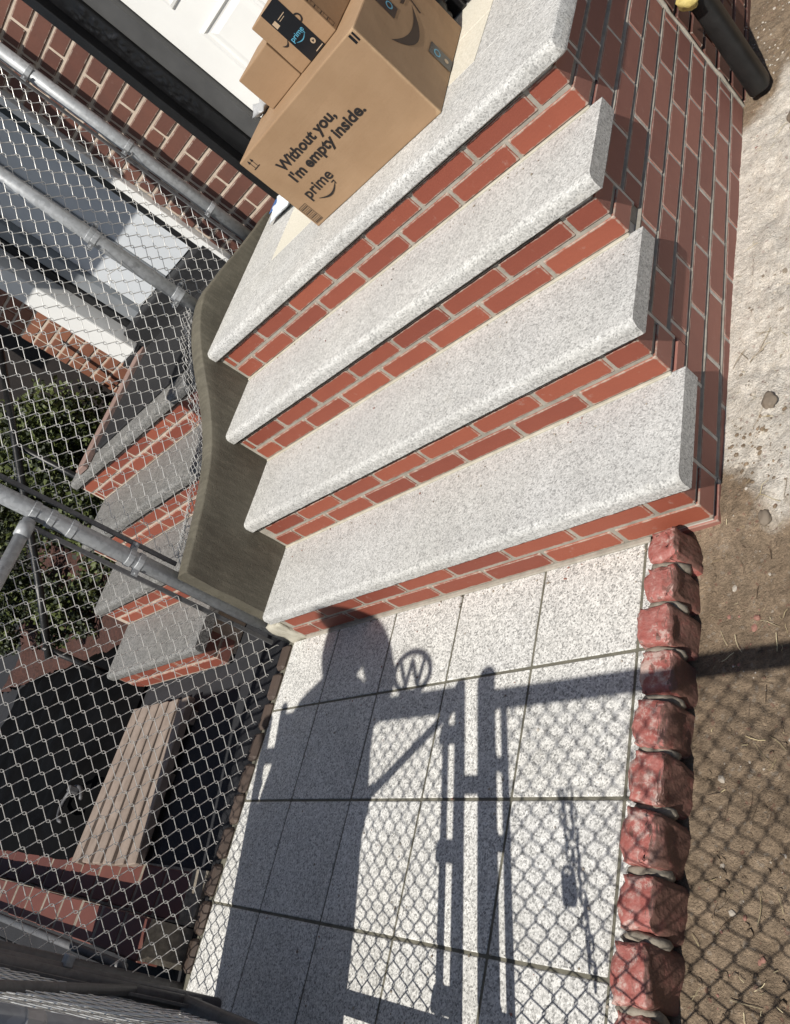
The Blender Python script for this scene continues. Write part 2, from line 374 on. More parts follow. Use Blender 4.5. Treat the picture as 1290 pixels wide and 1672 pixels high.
def chainlink(name, parent, org, u, width, z0, z1, nrm, au=0.0285, a=0.0356, r=0.00165, keep=None, warp=0.004, sides=4, mat='wire'):
    """woven wire: zigzag pickets hooked into their neighbours"""
    org = Vector(org); u = Vector(u); nrm = Vector(nrm); bm = bmesh.new()
    nj = int(width / au); nk = int((z1 - z0) / a)
    for j in range(nj):
        run = []
        for k in range(nk + 1):
            odd = (k + j) % 2
            uu = (j + odd) * au; zz = z0 + k * a
            P = org + u * uu + Vector((0, 0, zz))
            wv = noise.noise_vector(P * 2.3)
            P = P + (u * wv.x + Vector((0, 0, wv.z)) + nrm * wv.y * 2.0) * warp
            P = P + nrm * (0.0022 if odd else -0.0022)
            if keep and not keep(uu, zz):
                if len(run) > 1: _wire(bm, run, r, sides)
                run = []
                continue
            # knuckle: short crossing step so that each bend hooks round its neighbour
            s = 0.0035 * (1 if odd else -1)
            run.append(P + u * s - Vector((0, 0, 0.0028))); run.append(P + u * s + Vector((0, 0, 0.0028)))
        if len(run) > 1: _wire(bm, run, r, sides)
    return link(name, bm2me(bm, name, True), parent, (0, 0, 0), mat)
def _wire(bm, pts, r, n):
    prev = None
    for i, p in enumerate(pts):
        t = (pts[min(i + 1, len(pts) - 1)] - pts[max(i - 1, 0)]).normalized()
        uu = t.cross(Vector((0.577, 0.577, 0.2))).normalized(); vv = t.cross(uu)
        ring = [bm.verts.new(p + uu * (r * cos(2 * pi * k / n)) + vv * (r * sin(2 * pi * k / n))) for k in range(n)]
        if prev:
            for k in range(n): bm.faces.new((prev[k], prev[(k + 1) % n], ring[(k + 1) % n], ring[k]))
        prev = ring

# ------------------------------------------------------------------ setting: ground, pavement, walkway
def ground():
    bm = bmesh.new(); bbox(bm, -60, 60, -60, 60, -0.60, -0.35)
    return struct(link('ground', bm2me(bm), None, (0, 0, 0), 'sidewalk'))
ground()

def dirt_h(x, y):
    base = -0.012 - 0.035 * max(y, 0) if y > 0 else -0.045
    if -0.15 < y <= 0.05: base = -0.045 + (0.033) * min(1, max(0, (y + 0.15) / 0.2))
    p = Vector((x, y, 0))
    h = 0.020 * noise.fractal(p * 2.2, 0.9, 2.1, 4) + 0.012 * noise.fractal(p * 9 + Vector((7, 3, 1)), 0.8, 2.1, 4)
    h += 0.0065 * noise.fractal(p * 40 + Vector((1, 9, 4)), 0.8, 2.1, 3)
    damp = min(1.0, max(0.15, (x + 0.02) / 0.12))
    return base + h * damp
def make_dirt():
    x0, x1, y0, y1 = -0.10, 2.4, -1.16, 4.2
    bm = bmesh.new(); lay = None
    xs = []; x = x0
    while x < x1: xs.append(x); x += 0.0085 if x < 0.62 else 0.06
    xs.append(x1)
    ys = []; y = y0
    while y < y1: ys.append(y); y += 0.011 if y < 2.2 else 0.07
    ys.append(y1)
    g = [[bm.verts.new((a, b, dirt_h(a, b))) for a in xs] for b in ys]
    for j in range(len(ys) - 1):
        for i in range(len(xs) - 1): bm.faces.new((g[j][i], g[j][i + 1], g[j + 1][i + 1], g[j + 1][i]))
    me = bm2me(bm, 'soil', True)
    at = me.attributes.new('dust', 'FLOAT', 'POINT')
    for i, v in enumerate(me.vertices):
        X, Y = v.co.x, v.co.y
        d = 0.5 + 0.55 * noise.noise(Vector((X * 2.2, Y * 2.0, 3)))
        edge = 0.34 + 0.10 * noise.noise(Vector((Y * 2.3, 5, 1)))
        d = 1.15 - abs(X - 0.13) / edge * 0.75 + 0.25 * noise.noise(Vector((X * 6, Y * 6, 2)))
        if Y < 0.30: d -= (0.30 - Y) * 1.9
        if Y > 1.25: d -= (Y - 1.25) * 2.2
        at.data[i].value = max(0.0, min(1.0, d))
    return struct(link('soil', me, None, (0, 0, 0), 'dirt'))
make_dirt()

def scatter():
    bm = bmesh.new(); r = random.Random(3)
    for i in range(1300):
        x = r.uniform(0.0, 0.75); y = r.uniform(-1.1, 2.2); s = 0.0016 + 0.0060 * r.random() ** 5
        if x < 0.03 and y > 0: continue
        z = dirt_h(x, y)
        mt = Matrix.Translation((x, y, z + s * 0.05)) @ Matrix.Rotation(r.random() * 6, 4, 'Z') @ Matrix.Diagonal((s * r.uniform(.8, 1.6), s, s * r.uniform(.45, .8), 1))
        bmesh.ops.create_icosphere(bm, subdivisions=1, radius=1, matrix=mt)
    for v in bm.verts: v.co += 0.0009 * noise.noise_vector(v.co * 210)
    o = link('pebbles', bm2me(bm), None, (0, 0, 0), 'pebble'); o['kind'] = 'stuff'
    tag(o, 'small loose pebbles and crumbs strewn over the bare soil', 'pebbles')
    bm = bmesh.new()
    for i in range(650):
        x = r.uniform(-0.03, 0.65)
        y = r.uniform(-1.1, 0.5) if r.random() < 0.85 else r.uniform(0.5, 2)
        if x < 0.02 and y > 0: continue
        a = r.random() * 6.28; L = 0.008 + 0.045 * r.random() ** 2.5; bend = r.uniform(-.35, .35); pts = []
        for q in range(4):
            xx = x + cos(a + bend * q / 3) * L * q / 3; yy = y + sin(a + bend * q / 3) * L * q / 3
            pts.append((xx, yy, dirt_h(xx, yy) + 0.003 + 0.004 * r.random()))
        if min(p[0] for p in pts) < 0.005 and y > -0.03: continue
        tube(bm, pts, 0.0003 + 0.0005 * r.random(), 3)
    o = link('dry_straw', bm2me(bm), None, (0, 0, 0), 'straw'); o['kind'] = 'stuff'
    tag(o, 'dry straw and twigs littering the soil beside the walkway', 'straw')
scatter()
def soil_crumbs():
    bm = bmesh.new(); r = random.Random(21)
    for i in range(5200):
        x = r.uniform(-0.03, 0.62); y = r.uniform(-1.1, 0.45) if r.random() < 0.72 else r.uniform(0.45, 2.1)
        if x < 0.012 and y > -0.03: continue
        if noise.noise(Vector((x * 6, y * 6, 4))) < r.uniform(-0.45, 0.35): continue
        s_ = 0.0014 + 0.0058 * r.random() ** 3.5
        bmesh.ops.create_icosphere(bm, subdivisions=1, radius=1, matrix=Matrix.Translation((x, y, dirt_h(x, y) + s_ * .15)) @ Matrix.Rotation(r.random() * 6, 4, 'Z') @ Matrix.Diagonal((s_ * r.uniform(.8, 1.5), s_, s_ * r.uniform(.5, .8), 1)))
    for v in bm.verts: v.co += 0.0012 * noise.noise_vector(v.co * 330)
    me = bm2me(bm, 'crumb')
    at = me.attributes.new('dust', 'FLOAT', 'POINT')
    for i, v in enumerate(me.vertices): at.data[i].value = 0.0 if v.co.y < 0.25 else 0.8
    o = link('soil_crumbs', me, None, (0, 0, 0), 'dirt'); o['kind'] = 'stuff'
    tag(o, 'loose crumbs of earth on the bare soil', 'soil crumbs')
soil_crumbs()
def clod(x, y, s, seed, lab):
    bm = bmesh.new(); bmesh.ops.create_icosphere(bm, subdivisions=3, radius=1)
    for v in bm.verts:
        v.co += v.co * 0.35 * noise.noise(v.co * 1.5 + Vector((seed, 0, 0))) + v.co * 0.12 * noise.noise(v.co * 4 + Vector((seed, 3, 0)))
        v.co = Vector((v.co.x * s, v.co.y * s * 1.4, v.co.z * s * 0.6))
    tag(link('stone', bm2me(bm, 'stone', True), None, (x, y, dirt_h(x, y) + s * 0.2), 'pebble'), lab, 'stone')
clod(0.165, 1.30, 0.026, 1, 'tan lump of stone on pale dust below the downspout')
clod(0.115, 0.27, 0.016, 2, 'grey rounded stone lying near the base of the side wall')
clod(0.10, -0.02, 0.013, 3, 'small pale stone beside the lowest brick corner')

def walkway():
    w = struct(link('walkway', None, None, (-0.9, -0.6, 0)))
    struct(solid('grout_bed', w, -1.72, -0.125, -1.20, -0.002, -0.06, -0.003, 'grout'))
    X = [-1.685, -1.393, -1.082, -0.779, -0.473, -0.173, -0.118]
    Y = [-0.006, -0.2698, -0.5765, -0.8866, -1.195]
    g = 0.0038; rr = random.Random(5)
    for i in range(6):
        for j in range(4):
            o = piece('tile', w, X[i] + g, X[i + 1] - g, Y[j + 1] + g, Y[j] - g, -0.024, 0.0, 'tile', 0.0022)
            o.rotation_euler = (rr.uniform(-1, 1) * 0.0025, rr.uniform(-1, 1) * 0.0025, rr.uniform(-1, 1) * 0.003)
walkway()
struct(solid('pavement', None, -8, 8, -6.0, -1.21, -0.30, -0.02, 'shade_paving', 0.005))
struct(solid('neighbour_paving', None, -9, -1.74, -1.205, 4.0, -0.30, -0.012, 'shade_paving', 0.004))

# ------------------------------------------------------------------ the stoop
YS = [0.0, 0.279, 0.5547, 0.8194]
BS = [0.0, 0.1782, 0.3617, 0.5445]
CH, TH = 0.0672, 0.0445
LAND = BS[3] + 2 * CH + TH + 0.001
HY = 1.60                                 # house front
P = 0.2125
def slab_me(x0, x1, y0, y1, ztop, th, r=0.019, side_round=False, seed=0):
    """tread: front edge rounded over, faces left a little uneven"""
    prof = [(y1, ztop - th), (y0 + 0.006, ztop - th), (y0 + 0.001, ztop - th + 0.004)]
    for k in range(7):
        a = pi - (pi / 2) * k / 6
        prof.append((y0 + r + r * cos(a), ztop - r + r * sin(a)))
    prof.append((y1, ztop))
    bm = bmesh.new(); nx = 260
    rings = []
    for i in range(nx + 1):
        x = x0 + (x1 - x0) * i / nx; sh = 0.0
        if side_round:
            dx = x1 - x
            if dx < 0.018: sh = 0.018 - math.sqrt(max(0, 0.018 ** 2 - (0.018 - dx) ** 2))
        ring = []
        for q, (y, z) in enumerate(prof):
            n = noise.noise(Vector((x * 30, y * 30 + seed * 9, z * 30))) * 0.0008 + noise.noise(Vector((x * 130, y * 130 + seed, z * 130))) * 0.0009 if 1 < q < len(prof) - 1 else 0
            zz = z - sh if z > ztop - th * 0.6 else z
            ring.append(bm.verts.new((x, y + n + (sh * 0.5 if q < len(prof) - 2 else 0), zz + n * 0.6)))
        rings.append(ring)
    L = len(prof)
    for i in range(nx):
        for q in range(L): bm.faces.new((rings[i][q], rings[i + 1][q], rings[i + 1][(q + 1) % L], rings[i][(q + 1) % L]))
    bm.faces.new(rings[0]); bm.faces.new(rings[-1][::-1])
    bmesh.ops.recalc_face_normals(bm, faces=bm.faces[:])
    me = bm2me(bm, 'tread', False)
    for p in me.polygons:
        if abs(p.normal.x) < 0.5: p.use_smooth = True
    return me
def set_sharp(me, ang=40):
    me.set_sharp_from_angle(angle=radians(ang))

def riser(parent, i, xl, xr, yf, zb, off, brickmat, mortar, rec=0.003):
    """two courses of brick: mortar bed as the part, bricks as its pieces"""
    bm = bmesh.new(); bbox(bm, xl, xr - 0.006, yf + rec, yf + 0.09, zb + 0.0005, zb + 2 * CH - 0.0075)
    rs = link('riser', bm2me(bm), parent, (0, 0, 0), mortar)
    j = 0.0056
    for c in range(2):
        z0 = zb + c * CH + (0.007 if c == 0 else 0.006); z1 = zb + (c + 1) * CH - (0.005 if c == 0 else 0.009)
        edges = [xr]
        first = off[1] if c else off[0]
        x = xr - first
        while x > xl + 0.03: edges.append(x); x -= P
        edges.append(xl + 0.012)
        for e in range(len(edges) - 1):
            a = edges[e + 1] + j; b = edges[e] - (j if e else 0)
            if b - a < 0.02: continue
            o = piece('brick', rs, a, b, yf, yf + (0.0975 if e == 0 else 0.085), z0, z1, brickmat, 0.0022, 0.0009, 0.004)
            if e == 0 and brickmat == 'brick':
                o.data = o.data.copy(); o.data.materials.append(MT['brick_side'])
                for p in o.data.polygons:
                    if p.normal.x > 0.8: p.material_index = 1
    return rs

def stoop(label, x_l, x_r, brickmat, stonemat, mortar, x_low=None, name='brick_stoop'):
    st = thing(name, ((x_l + x_r) / 2, 0.8, -0.012), label, 'stoop')
    # core
    n = len(YS); st0 = 1 if x_low else 0; prof = [(YS[st0] + 0.05, -0.20)]
    if x_low: link('core', bm2me(prism_yz([(YS[0] + 0.05, -0.2), (YS[0] + 0.05, BS[1] - TH - 0.001), (YS[1] + 0.049, BS[1] - TH - 0.001), (YS[1] + 0.049, -0.2)], x_l + 0.002, x_low - 0.0065)), st, (0, 0, 0), mortar)
    for i in range(st0, n):
        top = (BS[i + 1] if i < 3 else LAND) - TH - 0.001
        prof.append((YS[i] + 0.05, top))
        prof.append((YS[i + 1] + 0.05 if i < 3 else HY - 0.004, top))
    prof.append((HY - 0.004, -0.20))
    link('core', bm2me(prism_yz(prof, x_l + 0.002, x_r - 0.0065)), st, (0, 0, 0), mortar)
    offs = [(0.2199, 0.0926), (0.2148, 0.0927), (0.2137, 0.0911), (0.2111, 0.0901)]
    for i in range(4): riser(st, i, x_l, x_low if (x_low and i == 0) else x_r, YS[i], BS[i], offs[i], brickmat, mortar)
    # treads
    for i in range(3):
        me = slab_me(x_l, (x_low if (x_low and i == 0) else x_r) + 0.031, YS[i] - 0.015, YS[i + 1] + 0.001, BS[i + 1], TH, seed=i)
        set_sharp(me, 35)
        link('tread', me, st, (0, 0, 0), stonemat)
        if mortar == 'mortar':
            piece('mortar_bead', st, x_l + 0.004, x_r - 0.003, YS[i + 1] - 0.006, YS[i + 1] + 0.004, BS[i + 1] - 0.002, BS[i + 1] + 0.005, 'mortar_pale', 0.002)
    return st
stoop_a = stoop('granite and red brick stoop of three steps and landing carrying the cardboard boxes', -1.622, 0.0, 'brick', 'granite', 'mortar')
# landing of granite frame with cream field tiles
me = slab_me(-1.622, 0.042, YS[3] - 0.016, 1.098, LAND, TH, 0.02, True, 9); set_sharp(me, 35)
link('landing_front', me, stoop_a, (0, 0, 0), 'granite')
piece('landing_side', stoop_a, -0.276, 0.036, 1.100, HY - 0.002, LAND - TH, LAND, 'granite', 0.003)
piece('landing_side', stoop_a, -1.622, -1.332, 1.100, HY - 0.002, LAND - TH, LAND, 'granite', 0.002)
solid('landing_bed', stoop_a, -1.33, -0.278, 1.10, HY - 0.003, LAND - TH, LAND - 0.004, 'grout')
for i in range(4):
    for j in range(2):
        w_ = (1.052) / 4
        y0, y1 = ((1.101, 1.355), (1.357, HY - 0.004))[j]
        piece('landing_tile', stoop_a, -1.33 + i * w_ + 0.001, -1.33 + (i + 1) * w_ - 0.001, y0, y1, LAND - 0.014, LAND - 0.0005, 'cream', 0.001)
# side wall of coursed brick
sw = link('side_wall', None, stoop_a, (0, 0.75, 0))
def side_wall():
    prof = [(0.004, -0.16)]
    for i in range(4):
        top = (BS[i + 1] if i < 3 else LAND) - TH - 0.002
        prof.append((YS[i] + 0.004, top)); prof.append(((YS[i + 1] + 0.004) if i < 3 else 1.53, top))
    prof.append((1.53, -0.16))
    mb = prism_yz(prof, -0.095, -0.0080)
    PC = 0.0679; tops = [BS[i + 1] - TH if i < 3 else LAND - TH for i in range(4)]
    rr = random.Random(2); wb = bmesh.new()
    def zone(y): return max(i for i in range(4) if y >= YS[i] - 1e-6)
    def limit(y):
        i = zone(y)
        return (BS[i] - 0.004) if (y < YS[i] + 0.1065 and i > 0) else (-0.002 if y < 0.1065 else tops[i])
    def wedge(z, y0, y1, h=0.005):
        n = max(2, int((y1 - y0) / 0.03)); rg = []
        for q in range(n + 1):
            y = y0 + (y1 - y0) * q / n; w = 0.0001 + 0.0014 * noise.noise(Vector((y * 25, z * 60, 1)))
            rg.append([wb.verts.new(p) for p in ((-0.0078, y, z + h), (-0.006, y, z + h - 0.001), (w, y, z - h + 0.0022), (w - 0.001, y, z - h - 0.0005), (-0.0078, y, z - h))])
        for a_, b_ in zip(rg, rg[1:]):
            for q in range(5): wb.faces.new((a_[q], a_[(q + 1) % 5], b_[(q + 1) % 5], b_[q]))
    for c in range(-2, 10):
        z0, z1 = c * PC + 0.005, (c + 1) * PC - 0.005
        if c == 9: z1 = tops[3] - 0.003
        zl = c * PC
        for i in range(4):
            if tops[i] > zl + 0.01:
                wedge(zl, YS[i] + (0.1065 if zl > BS[i] - 0.002 else 0.002), 1.53); break
        y = (0.1065 if c % 2 else 0.0) - P * 0 + rr.uniform(-0.004, 0.004)
        if y < 0.0: y = 0.0
        if c % 2: bricks = [(0.0, y)]
        else: bricks = []
        while y < 1.525: bricks.append((y, min(y + P, 1.53))); y += P
        for ya, yb in bricks:
            ya += 0.0002; yb -= 0.0097
            cuts = sorted([ya, yb] + [q for i in range(4) for q in (YS[i] + 0.003, YS[i] + 0.1065) if ya < q < yb])
            segs = []
            for p, q in zip(cuts, cuts[1:]):
                zt = min(z1, limit((p + q) / 2) - 0.002)
                if zt - z0 < 0.014: continue
                if segs and abs(segs[-1][2] - zt) < 1e-6 and abs(segs[-1][1] - p) < 1e-6: segs[-1][1] = q
                else: segs.append([p, q, zt])
            for p, q, zt in segs:
                if q - p < 0.014: continue
                if abs(q - yb) < 1e-6 and zt - z0 > 0.03: bbox(mb, -0.0079, -0.0012, yb - 0.0001, yb + 0.0099, z0 - 0.001, zt + 0.001)
                piece('brick', sw, -0.09, rr.uniform(-0.0012, 0.0012), p, q, z0, zt, 'brick_side', 0.0026, 0.0004, 0.003)
    for i in range(4): bbox(mb, -0.0079, -0.0014, YS[i] + 0.0972, YS[i] + 0.1068, BS[i] + 0.001, tops[i] - 0.004)
    bmesh.ops.recalc_face_normals(mb, faces=mb.faces[:])
    link('mortar_bed', bm2me(mb), sw, (0, 0, 0), 'mortar_side')
    bmesh.ops.recalc_face_normals(wb, faces=wb.faces[:])
    link('bed_joint', bm2me(wb), sw, (0, 0, 0), 'mortar')
side_wall()
# smear of old mortar where the new side wall meets the house
bm = bmesh.new()
pts = []
for k in range(26):
    z = -0.09 + k * 0.031
    pts.append((0.0005 + 0.003 * noise.noise(Vector((z * 9, 0, 0))), 1.535 + 0.006 * noise.noise(Vector((z * 14, 4, 0))), z))
tube(bm, pts, 0.010, 8, rs=[0.005 + 0.006 * noise.noise(Vector((k * 0.9, 2, 2))) for k in range(26)])
link('mortar_smear', bm2me(bm, 'smear', True), stoop_a, (0, 0, 0), 'mortar')
# pad of mortar under the front edge of the lowest riser
piece('mortar_bead', stoop_a, -1.60, -0.16, -0.012, 0.004, -0.003, 0.005, 'mortar', 0.003)
bm = bmesh.new(); bbox(bm, -1.69, -1.60, -0.010, 0.06, -0.03, 0.121); bmesh.ops.subdivide_edges(bm, edges=bm.edges[:], cuts=7, use_grid_fill=True)
for v in bm.verts: v.co += noise.noise_vector(v.co * 22) * 0.012 + noise.noise_vector(v.co * 70) * 0.004
link('rubble_pad', bm2me(bm, 'pad', True), stoop_a, (0, 0, 0), 'mortar_pale')

def crumbs():
    bm = bmesh.new(); r = random.Random(11)
    for i in range(620):
        t = r.random()
        if t < 0.42: x, y, z = r.uniform(-1.66, -0.16), r.uniform(-1.15, -0.01), 0.0005
        elif t < 0.6: x, y, z = r.uniform(-1.60, -0.16), -0.014 - abs(r.gauss(0, 0.025)), 0.0005
        else:
            q = r.randrange(3); x = r.uniform(-1.60, 0.0); y = YS[q + 1] - 0.008 - abs(r.gauss(0, 0.05)); z = BS[q + 1] + 0.0003
            if y < YS[q] + 0.02: continue
        s_ = 0.0009 + 0.0026 * r.random() ** 3
        bmesh.ops.create_icosphere(bm, subdivisions=1, radius=1, matrix=Matrix.Translation((x, y, z + s_ * .4)) @ Matrix.Rotation(r.random() * 6, 4, 'Z') @ Matrix.Diagonal((s_ * r.uniform(.7, 1.7), s_, s_ * .6, 1)))
    o = link('mortar_crumbs', bm2me(bm), None, (0, 0, 0), 'pebble'); o['kind'] = 'stuff'
    tag(o, 'tiny mortar crumbs and grit lying on treads and walkway tiles', 'crumbs')
crumbs()
# ------------------------------------------------------------------ cement stringer on the left
def stringer():
    top = [(0.016, 0.492), (0.10, 0.503), (0.22, 0.520), (0.34, 0.540), (0.46, 0.568), (0.56, 0.606), (0.65, 0.652), (0.74, 0.708), (0.83, 0.760),
           (0.92, 0.800), (1.00, 0.822), (1.06, 0.828), (1.15, 0.815), (1.28, 0.790), (1.43, 0.765), (1.598, 0.740)]
    # resample
    T = []
    for (a, b), (c, d) in zip(top, top[1:]):
        for k in range(4): T.append((a + (c - a) * k / 4, b + (d - b) * k / 4))
    T.append(top[-1])
    sm = [T[0]] + [(T[i][0], (T[max(i-2,0)][1] + T[i - 1][1] + T[i][1] + T[i + 1][1] + T[min(i+2,len(T)-1)][1]) / 5) for i in range(1, len(T) - 1)] + [T[-1]]
    xi, xo = -1.6215, -1.705; bm = bmesh.new(); rings = []
    for y, zt in sm:
        ring = []
        zb = 0.118
        rows = [zb + (zt - 0.006 - zb) * k / 14 for k in range(15)]
        cs = [(xi, z) for z in rows]
        for x_, z_ in ((xi - 0.002, zt - 0.002), (xi - 0.006, zt), (xi - 0.026, zt + 0.002), (xi - 0.05, zt + 0.001), (xo + 0.010, zt - 0.004), (xo + 0.003, zt - 0.008)):
            cs.append((x_, z_))
        cs += [(xo, z) for z in rows[::-1]]
        for x, z in cs:
            p = Vector((x, y, z)); n = 0.0026 * noise.fractal(p * 9, 0.8, 2, 3) + 0.0012 * noise.noise(p * 45)
            ring.append(bm.verts.new((x + n, y + (n if y > 0.05 else 0.004 * noise.noise(p * 12)), z + n)))
        rings.append(ring)
    L = len(rings[0])
    for a, b in zip(rings, rings[1:]):
        for k in range(L): bm.faces.new((a[k], b[k], b[(k + 1) % L], a[(k + 1) % L]))
    bm.faces.new(rings[0]); bm.faces.new(rings[-1][::-1])
    bmesh.ops.recalc_face_normals(bm, faces=bm.faces[:])
    me = bm2me(bm, 'stringer', True); set_sharp(me, 50)
    s = link('cement_curb', me, None, (0, 0, 0), 'cement')
    tag(s, 'curved olive cement curb wall rising beside the stoop steps', 'curb wall')
    return sm
STR = stringer()
def str_top(y):
    for (a, b), (c, d) in zip(STR, STR[1:]):
        if a <= y <= c: return b + (d - b) * (y - a) / (c - a)
    return STR[0][1] if y < STR[0][0] else STR[-1][1]

# ------------------------------------------------------------------ red painted brick edging along the walkway
ED = [-0.018, -0.106, -0.198, -0.298, -0.398, -0.500, -0.606, -0.712, -0.818, -0.925, -1.035, -1.14]
for k in range(11):
    y1, y0 = ED[k], ED[k + 1]; cy = (y0 + y1) / 2; ly = y1 - y0 - 0.011
    bm = bmesh.new(); rr = random.Random(40 + k)
    hz = 0.058 + rr.uniform(-0.008, 0.008)
    bbox(bm, -0.043, 0.046, -ly / 2, ly / 2, -0.14, hz)
    bmesh.ops.bevel(bm, geom=[e for e in bm.edges if e.verts[0].co.x + e.verts[1].co.x < -0.06 and e.verts[0].co.z + e.verts[1].co.z > -0.1], offset=0.024, segments=4, affect='EDGES', profile=0.5)
    bmesh.ops.bevel(bm, geom=[e for e in bm.edges if e.verts[0].co.x > 0.042 and e.verts[1].co.x > 0.042 or (abs(e.verts[0].co.y - e.verts[1].co.y) < 1e-4 and min(e.verts[0].co.z, e.verts[1].co.z) > hz - 0.001)], offset=0.015, segments=3, affect='EDGES', profile=0.5)
    bmesh.ops.subdivide_edges(bm, edges=bm.edges[:], cuts=4, use_grid_fill=True)
    bmesh.ops.triangulate(bm, faces=bm.faces[:])
    for it in range(3): bmesh.ops.smooth_vert(bm, verts=[v for v in bm.verts if v.co.z > -0.08], factor=0.5, use_axis_x=True, use_axis_y=True, use_axis_z=True)
    for v in bm.verts:
        q = v.co * 16 + Vector((k * 5.1, 0, 0))
        v.co += noise.noise_vector(q) * 0.006 + noise.noise_vector(q * 3) * 0.0035 + noise.noise_vector(q * 9) * 0.0022
        if v.co.x > 0.02: v.co.x += 0.010 * noise.noise(q * 1.3) - 0.006
    me = bm2me(bm, 'edging', True)
    o = link('edging_brick', me, None, (-0.095 + rr.uniform(-0.004, 0.004), cy, -0.004), 'redpaint')
    o.rotation_euler = (rr.uniform(-.05, .05), rr.uniform(-.02, .10), rr.uniform(-.10, .10))
    ORD = ['first', 'second', 'third', 'fourth', 'fifth', 'sixth', 'seventh', 'eighth', 'ninth', 'tenth', 'eleventh']
    tag(o, ORD[k] + ' chipped red edging brick along the soil, counted from the stoop', 'edging brick', 'red bricks edging the walkway')
mm = bmesh.new()
for k in range(1, 11):
    bmesh.ops.create_icosphere(mm, subdivisions=2, radius=1, matrix=Matrix.Translation((-0.098, ED[k], 0.004)) @ Matrix.Diagonal((0.045, 0.016, 0.040, 1)))
for v in mm.verts: v.co += noise.noise_vector(v.co * 40) * 0.006
o = link('edging_mortar', bm2me(mm, 'em', True), None, (0, 0, 0), 'mortar_dirty'); o['kind'] = 'structure'

# low brown brick row at the left of the walkway
lr = thing('brick_edging', (-1.71, -0.6, 0), 'low row of brown bricks under the wire fence left of the walkway', 'edging')
for k in range(10):
    y = -0.02 - k * 0.108
    piece('brick', lr, -1.745, -1.690, y - 0.096, y, -0.03, 0.012, 'brick_dirty', 0.010, 0.004, 0.06)

# ------------------------------------------------------------------ house front
house = thing('brick_house', (-1.0, 1.7, 0), 'brick row house front with white panelled door behind the boxes', 'house')
def brick_pier(name, x0, x1, z0, z1, yf, depth=0.2, ret=0.06, mort='mortar_old', bmat='brick_old', pitch=0.0708, cap=200, lay=None):
    pr = link(name, None, house, ((x0 + x1) / 2, yf, z0))
    solid('mortar_bed', pr, x0 + 0.004, x1 - 0.004, yf + 0.005, yf + depth, z0, z1, mort)
    z = z0; c = 0
    while z < z1 - 0.02 and c < cap:
        xs = [x1]
        if lay == 'party':
            # one stretcher, next course two headers, counted from the right edge
            if c % 2: xs += [x1 - 0.1085, x1 - 0.215, x1 - 0.3215, x0]
            else: xs += [x1 - 0.215, x1 - 0.43, x0]
        else:
            x = x1 - (0.105 if c % 2 else 0.2125)
            while x > x0 + 0.04: xs.append(x); x -= 0.2125
            xs.append(x0)
        for b, a in zip(xs, xs[1:]):
            if b - a < 0.03: continue
            piece('brick', pr, a + (0.006 if a != x0 else 0), b - (0.006 if b != x1 else 0), yf, yf + 0.09, z + 0.006, min(z + pitch - 0.006, z1), bmat, 0.003, 0.0015, 0.006)
        z += pitch; c += 1
    return pr
brick_pier('party_pier', -1.985, -1.545, LAND - 0.02, 2.30, HY, lay='party')
brick_pier('door_pier', -0.40, -0.012, LAND + 0.005, 1.35, HY)
solid('upper_wall', house, -1.985, -1.545, HY + 0.004, HY + 0.3, 2.30, 4.2, 'stucco')
solid('upper_wall', house, -0.40, -0.012, HY + 0.004, HY + 0.3, 1.35, 4.2, 'brick_old')
solid('upper_wall', house, -1.545, -0.40, HY + 0.02, HY + 0.3, 2.95, 4.2, 'brick_old')
# side of the house along the soil
sd = link('old_side_wall', None, house, (0, 2.2, 0))
solid('mortar_bed', sd, -0.20, -0.006, 1.545, 5.0, -0.35, 1.36, 'mortar_old')
solid('upper_side', sd, -0.20, 0.002, 1.545, 5.0, 1.362, 4.2, 'brick_old')
for c in range(21):
    z = -0.13 + c * 0.0708; y = 1.548 + (0.105 if c % 2 else 0)
    if c % 2: piece('brick', sd, -0.08, 0.004, 1.548, 1.642, z + 0.006, z + 0.0648, 'brick_old', 0.004, 0.002, 0.01)
    while y < 3.2:
        piece('brick', sd, -0.08, 0.004, y + (0.006), y + 0.2065, z + 0.006, z + 0.0648, 'brick_old', 0.004, 0.002, 0.01); y += 0.2125
# doorway: black reveal, charcoal storm frame, white panel door
solid('reveal', house, -1.545, -1.505, HY - 0.012, HY + 0.17, LAND + 0.001, 2.95, 'black_paint', 0.004, 2)
solid('reveal', house, -0.43, -0.40, HY - 0.012, HY + 0.17, LAND + 0.001, 2.95, 'black_paint', 0.004, 2)
solid('storm_frame', house, -1.504, -1.425, HY + 0.030, HY + 0.12, LAND + 0.02, 2.95, 'black_paint', 0.004, 2)
solid('storm_frame', house, -1.424, -1.345, HY + 0.045, HY + 0.12, LAND + 0.02, 2.95, 'charcoal', 0.003, 2)
solid('storm_frame', house, -0.51, -0.432, HY + 0.030, HY + 0.12, LAND + 0.02, 2.95, 'black_paint', 0.004, 2)
